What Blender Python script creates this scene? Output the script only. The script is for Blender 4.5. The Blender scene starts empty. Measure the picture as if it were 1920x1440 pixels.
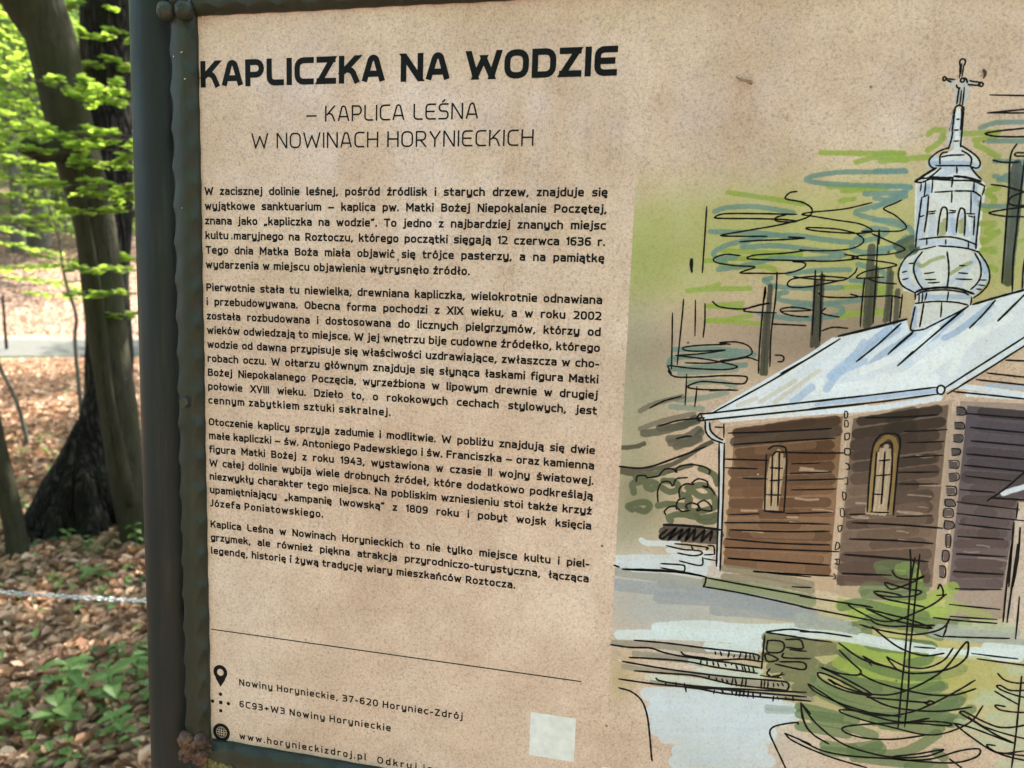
import bpy, bmesh, math, random
import numpy as np
from mathutils import Vector, Matrix, noise
R = math.radians
scene = bpy.context.scene
col = scene.collection
random.seed(7)

# ------------------------------------------------------------------ camera
cam_d = bpy.data.cameras.new('camera')
cam = bpy.data.objects.new('camera', cam_d); col.objects.link(cam)
cam_d.sensor_width = 36.0
cam_d.lens = 36.0 * 1308.95 / 1920.0
cam_d.clip_start = 0.02; cam_d.clip_end = 900.0
# orientation: columns are the camera's right, up and backward axes in the world
right = Vector((0.97946, 0.198805, 0.033682)); down = Vector((0.056282, -0.109149, -0.992431)); fwd = Vector((-0.193623, 0.973942, -0.118096))
M3 = Matrix((right, -down, -fwd)).transposed()
cam.matrix_world = Matrix.Translation((0.37945, -0.54278, 1.49957)) @ M3.to_4x4()
cam_d.dof.use_dof = True
cam_d.dof.focus_distance = 0.585
cam_d.dof.aperture_fstop = 8.0
scene.camera = cam
scene.render.resolution_x = 1024; scene.render.resolution_y = 768

# ------------------------------------------------------------------ daylight
SUN_AZ, SUN_EL = 12.0, 56.0            # azimuth measured from +Y towards +X
world = bpy.data.worlds.new('World'); scene.world = world; world.use_nodes = True
wn = world.node_tree; wn.nodes.clear()
sky = wn.nodes.new('ShaderNodeTexSky'); sky.sky_type = 'NISHITA'; sky.sun_disc = False
sky.sun_elevation = R(SUN_EL); sky.sun_rotation = R(SUN_AZ)
sky.air_density = 1.0; sky.dust_density = 2.0; sky.ozone_density = 1.0
bg = wn.nodes.new('ShaderNodeBackground'); bg.inputs['Strength'].default_value = 0.15
wo = wn.nodes.new('ShaderNodeOutputWorld')
wn.links.new(sky.outputs[0], bg.inputs[0]); wn.links.new(bg.outputs[0], wo.inputs[0])
sd = bpy.data.lights.new('sun', 'SUN'); sd.energy = 4.2; sd.angle = R(0.5); sd.color = (1.0, 0.93, 0.84)
sun = bpy.data.objects.new('sun', sd); col.objects.link(sun)
sv = Vector((math.sin(R(SUN_AZ)) * math.cos(R(SUN_EL)), math.cos(R(SUN_AZ)) * math.cos(R(SUN_EL)), math.sin(R(SUN_EL))))
sun.rotation_euler = sv.to_track_quat('Z', 'Y').to_euler(); sun.location = sv * 60
scene.view_settings.view_transform = 'Standard'; scene.view_settings.look = 'None'
scene.view_settings.exposure = 2.68; scene.view_settings.gamma = 1.0
scene.view_settings.use_curve_mapping = False
scene.cycles.transparent_max_bounces = 8
scene.cycles.max_bounces = 6

# ------------------------------------------------------------------ materials
def lin(c):
    return tuple(((v/255)/12.92 if v/255 <= 0.04045 else (((v/255)+0.055)/1.055)**2.4) for v in c)
class NT:
    def __init__(s, name):
        s.m = bpy.data.materials.new(name); s.m.use_nodes = True; s.t = s.m.node_tree; s.t.nodes.clear()
        s.out = s.n('ShaderNodeOutputMaterial')
    def n(s, k, **kw):
        o = s.t.nodes.new(k)
        for a, b in kw.items(): setattr(o, a, b)
        return o
    def l(s, a, b): s.t.links.new(a, b)
    def noise(s, scale, detail=4, rough=0.6, vec=None, dist=0.0):
        o = s.n('ShaderNodeTexNoise'); o.inputs['Scale'].default_value = scale; o.inputs['Detail'].default_value = detail
        o.inputs['Roughness'].default_value = rough; o.inputs['Distortion'].default_value = dist
        if vec is not None: s.l(vec, o.inputs['Vector'])
        return o.outputs['Fac']
    def ramp(s, fac, stops):
        o = s.n('ShaderNodeValToRGB'); e = o.color_ramp.elements
        while len(e) < len(stops): e.new(0.5)
        for i, (p, c) in enumerate(stops): e[i].position = p; e[i].color = (c[0], c[1], c[2], 1) if not isinstance(c, (int, float)) else (c, c, c, 1)
        s.l(fac, o.inputs['Fac']); return o.outputs['Color']
    def mix(s, fac, a, b, kind='MIX'):
        o = s.n('ShaderNodeMix', data_type='RGBA', blend_type=kind)
        for i, v in ((0, fac), (6, a), (7, b)):
            if isinstance(v, (int, float)): o.inputs[i].default_value = v
            elif isinstance(v, tuple): o.inputs[i].default_value = (v[0], v[1], v[2], 1)
            else: s.l(v, o.inputs[i])
        return o.outputs[2]
    def obj(s): return s.n('ShaderNodeTexCoord').outputs['Object']
    def gen(s): return s.n('ShaderNodeTexCoord').outputs['Generated']
    def scalev(s, vec, sc):
        o = s.n('ShaderNodeMapping'); s.l(vec, o.inputs['Vector']); o.inputs['Scale'].default_value = sc; return o.outputs[0]
    def bump(s, h, strength, dist=0.01):
        o = s.n('ShaderNodeBump'); o.inputs['Strength'].default_value = strength; o.inputs['Distance'].default_value = dist
        s.l(h, o.inputs['Height']); return o.outputs[0]
    def pbsdf(s, color, rough, normal=None, spec=0.5, metal=0.0, coat=0.0, coatr=0.1):
        p = s.n('ShaderNodeBsdfPrincipled')
        if isinstance(color, tuple): p.inputs['Base Color'].default_value = (*color[:3], 1)
        else: s.l(color, p.inputs['Base Color'])
        if isinstance(rough, (int, float)): p.inputs['Roughness'].default_value = rough
        else: s.l(rough, p.inputs['Roughness'])
        p.inputs['Metallic'].default_value = metal; p.inputs['Specular IOR Level'].default_value = spec
        p.inputs['Coat Weight'].default_value = coat; p.inputs['Coat Roughness'].default_value = coatr
        if normal is not None: s.l(normal, p.inputs['Normal'])
        s.l(p.outputs[0], s.out.inputs[0]); return p

def leaf_mat(name, c_dark, c_light, t_dark, t_light, tw=0.5, gloss=0.35):
    k = NT(name); g = k.n('ShaderNodeNewGeometry'); rnd = g.outputs['Random Per Island']
    dc = k.ramp(rnd, [(0, c_dark), (1, c_light)]); tc = k.ramp(rnd, [(0, t_dark), (1, t_light)])
    p = k.n('ShaderNodeBsdfPrincipled'); k.l(dc, p.inputs['Base Color']); p.inputs['Roughness'].default_value = 0.5
    p.inputs['Specular IOR Level'].default_value = gloss
    tr = k.n('ShaderNodeBsdfTranslucent'); k.l(tc, tr.inputs[0])
    mx = k.n('ShaderNodeMixShader'); mx.inputs[0].default_value = tw
    k.l(p.outputs[0], mx.inputs[1]); k.l(tr.outputs[0], mx.inputs[2]); k.l(mx.outputs[0], k.out.inputs[0])
    return k.m
M = {}
M['leaf_near'] = leaf_mat('fresh_beech_leaf', (.10, .17, .03), (.20, .30, .05), (.30, .46, .05), (.52, .68, .10), .55)
M['leaf_far'] = leaf_mat('woodland_leaf', (.07, .12, .03), (.15, .22, .05), (.20, .33, .05), (.42, .58, .10), .5)
M['plant_leaf'] = leaf_mat('seedling_leaf', (.03, .075, .02), (.13, .21, .05), (.08, .18, .03), (.26, .42, .07), .35)
def litter_mat():
    k = NT('dry_beech_leaves'); g = k.n('ShaderNodeNewGeometry'); rnd = g.outputs['Random Per Island']
    c = k.ramp(rnd, [(0, (.13, .065, .035)), (.25, (.26, .14, .08)), (.5, (.39, .235, .14)), (.72, (.52, .335, .215)), (.88, (.62, .44, .30)), (1, (.42, .19, .08))])
    nz = k.noise(60, 3, .6, k.obj()); c = k.mix(.35, c, k.ramp(nz, [(.3, .35), (.7, 1.)]), 'MULTIPLY')
    p = k.n('ShaderNodeBsdfPrincipled'); k.l(c, p.inputs['Base Color']); p.inputs['Roughness'].default_value = .6
    p.inputs['Specular IOR Level'].default_value = .35
    tr = k.n('ShaderNodeBsdfTranslucent'); k.l(c, tr.inputs[0]); mx = k.n('ShaderNodeMixShader'); mx.inputs[0].default_value = .18
    k.l(p.outputs[0], mx.inputs[1]); k.l(tr.outputs[0], mx.inputs[2]); k.l(mx.outputs[0], k.out.inputs[0]); return k.m
M['litter'] = litter_mat()
def ground_mat():
    k = NT('forest_floor'); o = k.obj()
    v = k.n('ShaderNodeTexVoronoi'); v.inputs['Scale'].default_value = 13; k.l(o, v.inputs['Vector'])
    leafc = k.ramp(v.outputs['Color'], [(.0, (.16, .10, .065)), (.45, (.30, .19, .13)), (.75, (.42, .29, .20)), (1, (.50, .36, .26))])
    big = k.noise(.5, 4, .6, o); soil = k.mix(k.ramp(big, [(.35, 0.), (.7, .35)]), leafc, (.09, .06, .04))
    fine = k.noise(70, 4, .7, o); c = k.mix(.6, soil, k.ramp(fine, [(.3, .45), (.7, 1.1)]), 'MULTIPLY')
    k.pbsdf(c, .9, k.bump(v.outputs['Distance'], .9, .05), .2); return k.m
M['ground'] = ground_mat()
def path_mat():
    k = NT('gravel_path'); o = k.obj(); a = k.noise(3, 5, .7, o); b = k.noise(90, 3, .7, o)
    c = k.mix(a, (.06, .062, .052), (.10, .10, .085)); c = k.mix(.5, c, k.ramp(b, [(.3, .6), (.7, 1.1)]), 'MULTIPLY')
    k.pbsdf(c, .85, k.bump(b, .4, .02), .3); return k.m
M['path'] = path_mat()
def bark(name, c1, c2, c3, sc, bs, moss=.35):
    k = NT(name); o = k.obj(); st = k.scalev(o, sc)
    a = k.noise(7, 6, .65, st, .6); b = k.noise(1.6, 4, .6, o)
    c = k.ramp(a, [(.3, c1), (.7, c2)]); c = k.mix(k.ramp(b, [(.4, 0.), (.65, moss*2)]), c, c3)
    k.pbsdf(c, .85, k.bump(a, bs, .03), .25); return k.m
M['beech_bark'] = bark('smooth_mossy_bark', (.014, .011, .005), (.050, .040, .019), (.026, .029, .007), (3.2, 3.2, 1.), 1., .45)
M['dark_bark'] = bark('rough_dark_bark', (.003, .0025, .002), (.045, .036, .027), (.03, .04, .014), (3, 3, .5), 1., .3)
def plated(name):
    k = NT(name); o = k.obj(); st = k.scalev(o, (1, 1, .26)); w = k.noise(5, 4, .6, st)
    v = k.n('ShaderNodeTexVoronoi', feature='DISTANCE_TO_EDGE'); v.inputs['Scale'].default_value = 34
    mv = k.mix(.28, st, k.n('ShaderNodeTexNoise').outputs['Color']); k.l(mv, v.inputs['Vector'])
    pl = k.ramp(v.outputs['Distance'], [(.0, 0.), (.34, 1.)]); c = k.mix(pl, (.003, .0025, .002), (.055, .043, .032))
    n2 = k.noise(22, 5, .7, o); c = k.mix(.8, c, k.ramp(n2, [(.35, .2), (.68, 1.3)]), 'MULTIPLY')
    c = k.mix(k.ramp(k.noise(3, 4, .6, o), [(.5, 0.), (.7, .6)]), c, (.022, .03, .010))
    k.pbsdf(c, .9, k.bump(pl, 1., .03), .2); return k.m
M['dark_bark'] = plated('plated_dark_bark')
M['grey_bark'] = bark('grey_bark', (.06, .055, .045), (.15, .135, .11), (.07, .075, .035), (2, 2, .6), .5, .3)
def steel(name, base, alt, green, rough=.5, rust=0.0, spec=.5):
    k = NT(name); o = k.obj()
    a = k.noise(14, 5, .65, o); g = k.noise(26, 6, .7, o); s_ = k.noise(900, 2, .6, o)
    c = k.mix(a, base, alt); c = k.mix(k.ramp(g, [(.45, 0.), (.72, .6)]), c, green)
    c = k.mix(.4, c, k.ramp(s_, [(.3, .7), (.75, 1.25)]), 'MULTIPLY')
    du = k.noise(30, 5, .7, k.scalev(o, (1.6, 1.6, .12))); c = k.mix(k.ramp(du, [(.52, 0.), (.72, .30)]), c, (.07, .075, .07))
    sm = k.noise(18, 5, .75, o); c = k.mix(k.ramp(sm, [(.60, 0.), (.70, .55)]), c, (.006, .007, .007))
    dots = k.n('ShaderNodeTexVoronoi'); dots.inputs['Scale'].default_value = 95; k.l(o, dots.inputs['Vector'])
    dm = k.ramp(dots.outputs['Distance'], [(.05, .8), (.09, 0.)]); c = k.mix(dm, c, (.012, .012, .01))
    if rust:
        r = k.noise(60, 6, .7, o); c = k.mix(k.ramp(r, [(.62-rust*.35, 0.), (.72-rust*.3, .95)]), c, (.12, .045, .02))
    fb = k.noise(160, 4, .7, o)
    k.pbsdf(c, k.ramp(a, [(.3, rough), (.7, rough+.15)]), k.bump(fb, .25, .0008), spec); return k.m
M['frame'] = steel('green_grey_painted_iron', (.0125, .0165, .0112), (.020, .0245, .0165), (.024, .032, .010), .40, spec=.38)
M['post'] = steel('anthracite_painted_pipe', (.0078, .0125, .0140), (.0105, .0160, .0175), (.009, .0145, .0095), .42, spec=.30)
def rust_mat():
    k = NT('flaking_rusty_iron'); o = k.obj(); a = k.noise(90, 6, .7, o); b = k.noise(300, 5, .7, o)
    c = k.ramp(a, [(.32, (.018, .009, .007)), (.5, (.10, .045, .028)), (.62, (.17, .085, .05)), (.75, (.11, .075, .045))])
    k.pbsdf(c, k.ramp(b, [(.4, .35), (.6, .85)]), k.bump(b, .9, .002), .5); return k.m
M['rust'] = rust_mat()
def lichen():
    k = NT('yellow_lichen'); o = k.obj(); a = k.noise(200, 5, .7, o)
    k.pbsdf(k.ramp(a, [(.35, (.06, .045, .02)), (.65, (.30, .25, .10))]), .9, k.bump(a, 1., .003), .2); return k.m
M['lichen'] = lichen()
def plain(name, c, rough=.5, metal=0., spec=.5):
    k = NT(name); o = k.obj(); a = k.noise(120, 4, .6, o); cc = k.mix(.3, (c[0], c[1], c[2]), k.ramp(a, [(.3, .5), (.7, 1.2)]), 'MULTIPLY')
    k.pbsdf(cc, rough, None, spec, metal); return k.m
M['bolt'] = plain('weathered_bolt_steel', (.045, .045, .038), .45, .3)
M['chain'] = plain('galvanised_chain', (.42, .44, .46), .35, .85)
M['twig'] = plain('pale_dry_twig', (.30, .20, .13), .8)
M['darktwig'] = plain('brown_twig', (.06, .04, .025), .85)
M['web'] = plain('white_fluff', (.75, .75, .72), .9)
INKG = .42
def ink_mat():
    k = NT('black_print_ink'); o = k.obj(); a = k.noise(700, 3, .6, o)
    c = k.ramp(a, [(.3, (.004, .005, .006)), (.75, (.010, .011, .014))])
    k.pbsdf(c, INKG, None, .10); return k.m
M['ink'] = ink_mat()
M['sticker'] = plain('white_sticker', (.72, .76, .80), .4)

# ------------------------------------------------------------------ helpers
def tag(o, label=None, cat=None, group=None, kind=None):
    if label: o['label'] = label
    if cat: o['category'] = cat
    if group: o['group'] = group
    if kind: o['kind'] = kind
    return o
def empty(name, loc, label, cat, group=None):
    e = bpy.data.objects.new(name, None); e.location = loc; e.empty_display_size = .1; col.objects.link(e)
    return tag(e, label, cat, group)
class MB:
    def __init__(s): s.v = []; s.f = []
    def add(s, vs, fs):
        b = len(s.v); s.v.extend(vs); s.f.extend([tuple(i+b for i in f) for f in fs])
    def mesh(s, name, mat, smooth=False, org=(0, 0, 0)):
        me = bpy.data.meshes.new(name)
        ox, oy, oz = org
        me.from_pydata([(x-ox, y-oy, z-oz) for x, y, z in s.v], [], s.f); me.materials.append(mat)
        if smooth: me.polygons.foreach_set('use_smooth', [True]*len(me.polygons))
        me.update(); return me
    def build(s, name, mat, parent=None, smooth=False, org=None):
        """org: world position of the parent's origin (mesh coordinates are written in world units)"""
        o_ = org if org is not None else (tuple(parent.location) if parent is not None else (0, 0, 0))
        ob = bpy.data.objects.new(name, s.mesh(name, mat, smooth, o_)); col.objects.link(ob)
        if parent is not None: ob.parent = parent
        elif org is not None: ob.location = org
        return ob
def tube(mb, pts, rad, n=10, cap=True, wob=0.0, seed=0.):
    pts = [Vector(p) for p in pts]; rings = []
    up = Vector((0, 0, 1))
    for i, p in enumerate(pts):
        d = (pts[min(i+1, len(pts)-1)] - pts[max(i-1, 0)]).normalized()
        a = d.cross(Vector((1, .13, 0)))
        if a.length < .1: a = d.cross(up)
        a.normalize(); b = d.cross(a)
        r = rad[i] if not isinstance(rad, (int, float)) else rad
        ring = []
        for k in range(n):
            t = 2*math.pi*k/n; w = 1.0
            if wob: w = 1 + wob*noise.noise((math.cos(t)*1.3+seed, math.sin(t)*1.3, p.z*2.2+seed))
            ring.append(p + (a*math.cos(t) + b*math.sin(t))*r*w)
        rings.append(ring)
    vs = [tuple(v) for r_ in rings for v in r_]; fs = []
    for i in range(len(pts)-1):
        for k in range(n):
            fs.append((i*n+k, i*n+(k+1) % n, (i+1)*n+(k+1) % n, (i+1)*n+k))
    if cap: fs.append(tuple(range(n))[::-1]); fs.append(tuple((len(pts)-1)*n+k for k in range(n)))
    mb.add(vs, fs)
def smoothpath(pts, sub=6):
    P = [Vector(p) for p in pts]; P = [P[0]*2-P[1]] + P + [P[-1]*2-P[-2]]; out = []
    for i in range(1, len(P)-2):
        for k in range(sub):
            t = k/sub; a, b, c, d = P[i-1], P[i], P[i+1], P[i+2]
            out.append(.5*((2*b)+(-a+c)*t+(2*a-5*b+4*c-d)*t*t+(-a+3*b-3*c+d)*t**3))
    out.append(P[-2]); return out
def lerp_list(vals, n):
    return list(np.interp(np.linspace(0, len(vals)-1, n), range(len(vals)), vals))

# ------------------------------------------------------------------ terrain
CX, CY = .379, -.543
NX, NY = -.690, .724
PU = [-200, 3, 4.5, 7.3, 12, 17, 18.6, 22.5, 26, 33, 50, 75, 120, 220]
PZ = [0, 0, .05, .16, .12, -.06, -.14, .13, .85, 2.45, 6.3, 11.5, 18, 24]
def ucoord(x, y): return (x-CX)*NX + (y-CY)*NY
def gz(x, y, fine=True):
    u = ucoord(x, y); z = float(np.interp(u, PU, PZ))
    if fine and not (18 < u < 23):
        z += .05*noise.noise((x*.7, y*.7, 0)) * min(1, max(0, (math.hypot(x-CX, y-CY)-2.2)/3))
        if u > 24: z += .5*noise.noise((x*.12, y*.12, 3.)) * min(1, (u-24)/10)
    return z
def uvpos(u, w):      # distance up the slope, sideways
    return CX + NX*u + NY*w, CY + NY*u - NX*w
def sheet(name, us, ws, mat, lift=0., fine=True):
    vs = []; fs = []
    for u in us:
        for w in ws:
            x, y = uvpos(u, w); vs.append((x, y, gz(x, y, fine)+lift))
    nw = len(ws)
    for i in range(len(us)-1):
        for j in range(nw-1):
            a = i*nw+j; fs.append((a, a+nw, a+nw+1, a+1))
    mb = MB(); mb.add(vs, fs); return mb.build(name, mat, smooth=True)
us = sorted(set([-200, -120, -60, -30, -15] + [x*.35-8 for x in range(0, 130)] + list(range(38, 90, 2)) + [100, 120, 150, 220]))
ws = sorted(set([-220, -120, -70, -45] + [x*.6-30 for x in range(0, 101)] + [45, 70, 120, 220]))
tag(sheet('ground', us, ws, M['ground']), kind='structure')
tag(sheet('path', [18.9, 19.7, 20.5, 21.2, 21.7], [x*1.5-60 for x in range(0, 81)], M['path'], .03, False), kind='structure')

# ------------------------------------------------------------------ leaf litter and ground cover
def litter_leaf(mb, x, y, z, s, rng):
    a = rng.random()*6.283; ca, sa = math.cos(a), math.sin(a); tx, ty = rng.gauss(0, .35), rng.gauss(0, .35); cu = rng.uniform(-.1, .55)*s
    def P(u, v, h): return (x+u*ca-v*sa, y+u*sa+v*ca, z+h+u*tx+v*ty)
    L, W_ = s, s*rng.uniform(.42, .62)
    mb.add([P(-L*.5, 0, cu*.3), P(-L*.12, W_*.5, cu), P(L*.28, W_*.38, cu*.9), P(L*.55, 0, cu*.5), P(L*.28, -W_*.38, cu*.9), P(-L*.12, -W_*.5, cu), P(L*.1, 0, 0)],
           [(0, 6, 1), (1, 6, 2), (2, 6, 3), (3, 6, 4), (4, 6, 5), (5, 6, 0)])
rng = random.Random(3); mb = MB()
bands = [(1.2, 4.5, 9500, .052), (4.5, 9, 12000, .062), (9, 17.8, 22000, .062), (22.6, 36, 22000, .075)]
for u0, u1, cnt, size in bands:
    half = .45
    for i in range(cnt):
        # azimuth measured about the camera side of the clearing
        r = math.sqrt(rng.uniform(u0*u0, u1*u1)); az = rng.gauss(-44, 9) if rng.random() < .75 else rng.uniform(-85, 10)
        x, y = CX + r*math.sin(R(az)), CY + r*math.cos(R(az)); u = ucoord(x, y)
        if 18.2 < u < 22.6: continue
        litter_leaf(mb, x, y, gz(x, y)+rng.uniform(.004, .03), size*rng.uniform(.6, 1.25), rng)
for i in range(3500):
    x, y = rng.uniform(-3, 5), rng.uniform(-5, 3)
    litter_leaf(mb, x, y, gz(x, y)+rng.uniform(.004, .02), .055*rng.uniform(.7, 1.2), rng)
tag(mb.build('leaf_litter', M['litter']), kind='stuff')

def plant_leaf(mb, p, d, s, wd, droop, up=0.):
    """pointed leaf starting at p, heading d (unit, horizontal), folded along its midrib"""
    d = Vector(d).normalized(); side = Vector((-d.y, d.x, 0)); prof = [(0, 0), (.22, .75), (.5, 1.), (.78, .62), (1, 0)]
    vs = []; n = len(prof)
    for t, w in prof:
        c = Vector(p) + d*s*t + Vector((0, 0, up*s*t - droop*s*t*t)); hw = w*wd*s*.5
        vs += [tuple(c+side*hw+Vector((0, 0, hw*.25))), tuple(c), tuple(c-side*hw+Vector((0, 0, hw*.25)))]
    fs = []
    for i in range(n-1):
        a = i*3; fs += [(a, a+1, a+4, a+3), (a+1, a+2, a+5, a+4)]
    mb.add(vs, fs)
def seedling(x, y, h, nl, ls, label, group):
    z = gz(x, y); e = empty('woodland_seedling', (x, y, z), label, 'plant', group); rg = random.Random(int((x*71+y*37)*100))
    st = MB(); top = (x+rg.uniform(-.03, .03), y+rg.uniform(-.03, .03), z+h)
    tube(st, [(x, y, z-.01), top], [.003, .0015], 5)
    for i in range(nl):
        t = .35+.65*(i//2+1)/max(1, (nl//2)); a = i*math.pi + (i//2)*1.35 + rg.uniform(-.3, .3)
        lf = MB(); p = (x+(top[0]-x)*t, y+(top[1]-y)*t, z+h*t); plant_leaf(lf, p, (math.cos(a), math.sin(a), 0), ls*rg.uniform(.75, 1.15), .62, rg.uniform(.15, .6), rg.uniform(.1, .6)); lf.build('leaf', M['plant_leaf'], e)
    st.build('stem', M['plant_leaf'], e); return e
SEED = [(-1.38, 1.42, 0.128, 8, 0.061), (-1.25, 1.32, 0.112, 8, 0.058), (-1.52, 1.3, 0.08, 6, 0.065), (-1.47, 1.62, 0.12, 8, 0.054), (-1.3, 1.6, 0.136, 8, 0.058), (-1.62, 1.5, 0.104, 8, 0.058), (-1.4, 1.78, 0.112, 6, 0.05), (-1.72, 1.62, 0.064, 6, 0.05), (-1.62, 2.05, 0.08, 6, 0.05), (-2.05, 2.15, 0.096, 6, 0.05), (-1.85, 2.45, 0.096, 6, 0.05), (-2.35, 2.72, 0.144, 8, 0.05), (-2.48, 2.55, 0.112, 8, 0.047), (-2.7, 2.62, 0.12, 8, 0.043), (-2.15, 3.05, 0.16, 8, 0.05), (-1.3, 1.16, 0.056, 6, 0.05), (-1.6, 1.17, 0.056, 6, 0.047), (-2.42, 2.25, 0.064, 6, 0.043), (-2.82, 3.35, 0.24, 10, 0.05), (-2.25, 2.35, 0.048, 4, 0.065), (-1.61, 1.82, 0.059, 6, 0.042), (-1.59, 1.85, 0.065, 6, 0.049), (-1.46, 1.5, 0.063, 8, 0.042), (-1.6, 1.16, 0.069, 8, 0.049), (-1.18, 1.66, 0.096, 6, 0.06), (-1.71, 1.58, 0.076, 6, 0.047), (-1.31, 1.5, 0.095, 6, 0.052), (-1.66, 1.2, 0.116, 8, 0.054), (-1.66, 1.75, 0.082, 8, 0.046), (-1.53, 1.76, 0.059, 6, 0.051), (-1.55, 1.4, 0.095, 8, 0.05), (-1.63, 1.26, 0.087, 6, 0.056), (-1.21, 1.79, 0.088, 8, 0.045), (-1.74, 1.39, 0.069, 8, 0.045), (-1.56, 1.64, 0.079, 8, 0.042), (-1.16, 1.75, 0.052, 6, 0.046)]
where = {0: 'lush broad-leaved seedling in the middle of the green patch by the post', 1: 'leafy seedling low beside the post above the dry leaves', 2: 'large-leaved seedling at the front left of the green patch',
         11: 'bright green seedling at the foot of the smooth mossy beech', 18: 'tall leafy seedling growing against the dark flared trunk', 19: 'single broad-leaved green plant alone on the dry leaves in front of the beech'}
for i, (x, y, h, nl, ls) in enumerate(SEED):
    if i in (0, 2, 5, 10, 19, 24, 29): h, ls = h*1.3, ls*1.45
    seedling(x, y, h, nl, ls, where.get(i, 'small green seedling standing among the brown fallen leaves'), 'green seedlings among the fallen leaves')
rng = random.Random(11); mb = MB()
def cover(cx, cy, rx, ry, cnt, s):
    for i in range(cnt):
        a = rng.random()*6.283; r = math.sqrt(rng.random()); x = cx+r*rx*math.cos(a); y = cy+r*ry*math.sin(a)
        b = rng.random()*6.283; plant_leaf(mb, (x, y, gz(x, y)+rng.uniform(.01, .07)), (math.cos(b), math.sin(b), 0), s*rng.uniform(.6, 1.2), .6, rng.uniform(0, .5), rng.uniform(.1, .8))
cover(-1.42, 1.46, .26, .34, 150, .04); cover(-1.75, 1.5, .3, .3, 26, .05); cover(-2.3, 2.5, .7, .5, 70, .045); cover(-1.95, 2.05, .5, .4, 30, .04)
cover(-3.3, 3.6, .6, .6, 190, .06); cover(-4.0, 4.2, .9, .6, 160, .06); cover(-2.2, 3.3, .5, .5, 120, .05); cover(1.0, 1.6, 1.8, 1.5, 200, .05); cover(-2.9, 2.75, .4, .3, 60, .045)
for i in range(60):
    x, y = uvpos(rng.uniform(9, 18), rng.uniform(-5, 5)); cover(x, y, .4, .4, 5, .07)
x0, y0 = uvpos(18.2, 0); 
for i in range(260):
    x, y = uvpos(rng.uniform(17.7, 18.5), rng.uniform(-12, 12)); cover(x, y, .2, .2, 4, .08)
tag(mb.build('ground_cover', M['plant_leaf']), kind='stuff')
mb = MB()
for i in range(70):
    az = rng.uniform(-60, -28); r = rng.uniform(2., 8); x, y = CX+r*math.sin(R(az)), CY+r*math.cos(R(az)); a = rng.random()*6.28; L = rng.uniform(.08, .4)
    z = gz(x, y)+.03; tube(mb, [(x, y, z), (x+math.cos(a)*L*.5, y+math.sin(a)*L*.5, z+.015), (x+math.cos(a+.2)*L, y+math.sin(a+.2)*L, z)], [.004, .003, .002], 5)
tube(mb, [(-1.42, .98, .02), (-1.2, 1.05, .035), (-.95, 1.2, .03)], [.008, .007, .004], 6)
tag(mb.build('fallen_twigs', M['darktwig']), kind='stuff')

# ------------------------------------------------------------------ leaves on trees
def beech_leaf(mb, p, d, s, rg, flat=.25):
    """six-sided leaf, slightly folded, roughly horizontal"""
    dx, dy, dz = d; side = (-dy, dx, rg.gauss(0, flat)); w = s*.33
    x, y, z = p; f = s*.06
    def Q(t, v, h): return (x+dx*s*t+side[0]*v*w, y+dy*s*t+side[1]*v*w, z+dz*s*t+side[2]*v*w+h)
    mb.add([Q(0, 0, 0), Q(.3, 1, f), Q(.68, .85, f), Q(1, 0, 0), Q(.68, -.85, f), Q(.3, -1, f)], [(0, 3, 2, 1), (0, 5, 4, 3)])
def spray(lf, tw, base, ang, length, width, cnt, s, rg, droop=.12, lift=0.):
    """a flat beech spray: a main twig with side twigs, leaves along them"""
    bx, by, bz = base; ca, sa = math.cos(ang), math.sin(ang)
    def P(u, v): 
        zz = bz + lift*u*length - droop*length*u*u + .03*noise.noise((bx+u*3, by+v*3, bz*3))
        return (bx+ca*u*length-sa*v*width*.5, by+sa*u*length+ca*v*width*.5, zz)
    if tw is not None: tube(tw, [P(0, 0), P(.35, .03), P(.7, -.03), P(1, 0)], [.006*length+.002, .004*length+.0015, .003, .0012], 5, False)
    ntw = max(4, int(length*9))
    for i in range(ntw):
        t = .1+.85*i/ntw; sd_ = 1 if i % 2 else -1; ext = (1-abs(t-.45)*1.1)*rg.uniform(.6, 1.)
        a0 = P(t, 0); a1 = P(min(1.05, t+.22), sd_*ext)
        if tw is not None: tube(tw, [a0, a1], [.002, .0008], 4, False)
        k = max(2, cnt//ntw)
        for j in range(k):
            q = (j+rg.random()*.6)/k; p = [a0[m]+(a1[m]-a0[m])*q for m in range(3)]
            th = math.atan2(a1[1]-a0[1], a1[0]-a0[0]) + rg.choice((-1, 1))*rg.uniform(.3, .9)
            beech_leaf(lf, (p[0], p[1], p[2]+rg.uniform(-.012, .012)), (math.cos(th), math.sin(th), rg.uniform(-.25, .1)), s*rg.uniform(.7, 1.15), rg)
def crown_mesh(name, rad, h, cnt, s, seed, low=.0, mat='leaf_far', layers=16, dens_gap=.5):
    rg = random.Random(seed); mb = MB()
    blobs = []
    for i in range(layers*5):
        t = rg.random(); z = low + (h-low)*t; rr = rad*(math.sin(math.pi*min(1, .18+t*.8))**.7)
        a = rg.random()*6.283; q = rr*math.sqrt(rg.random())
        blobs.append((q*math.cos(a), q*math.sin(a), z, rad*rg.uniform(.18, .42), rg.uniform(.06, .16)*rad*.6))
    for i in range(cnt):
        bx, by, bz, br, bh = rg.choice(blobs)
        a = rg.random()*6.283; q = br*math.sqrt(rg.random())
        p = (bx+q*math.cos(a), by+q*math.sin(a), bz+rg.gauss(0, bh*.5)-q*q/br*.15)
        th = rg.random()*6.283; beech_leaf(mb, p, (math.cos(th), math.sin(th), rg.uniform(-.5, .2)), s*rg.uniform(.6, 1.2), rg, .45)
    return mb.mesh(name, M[mat])

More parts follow.
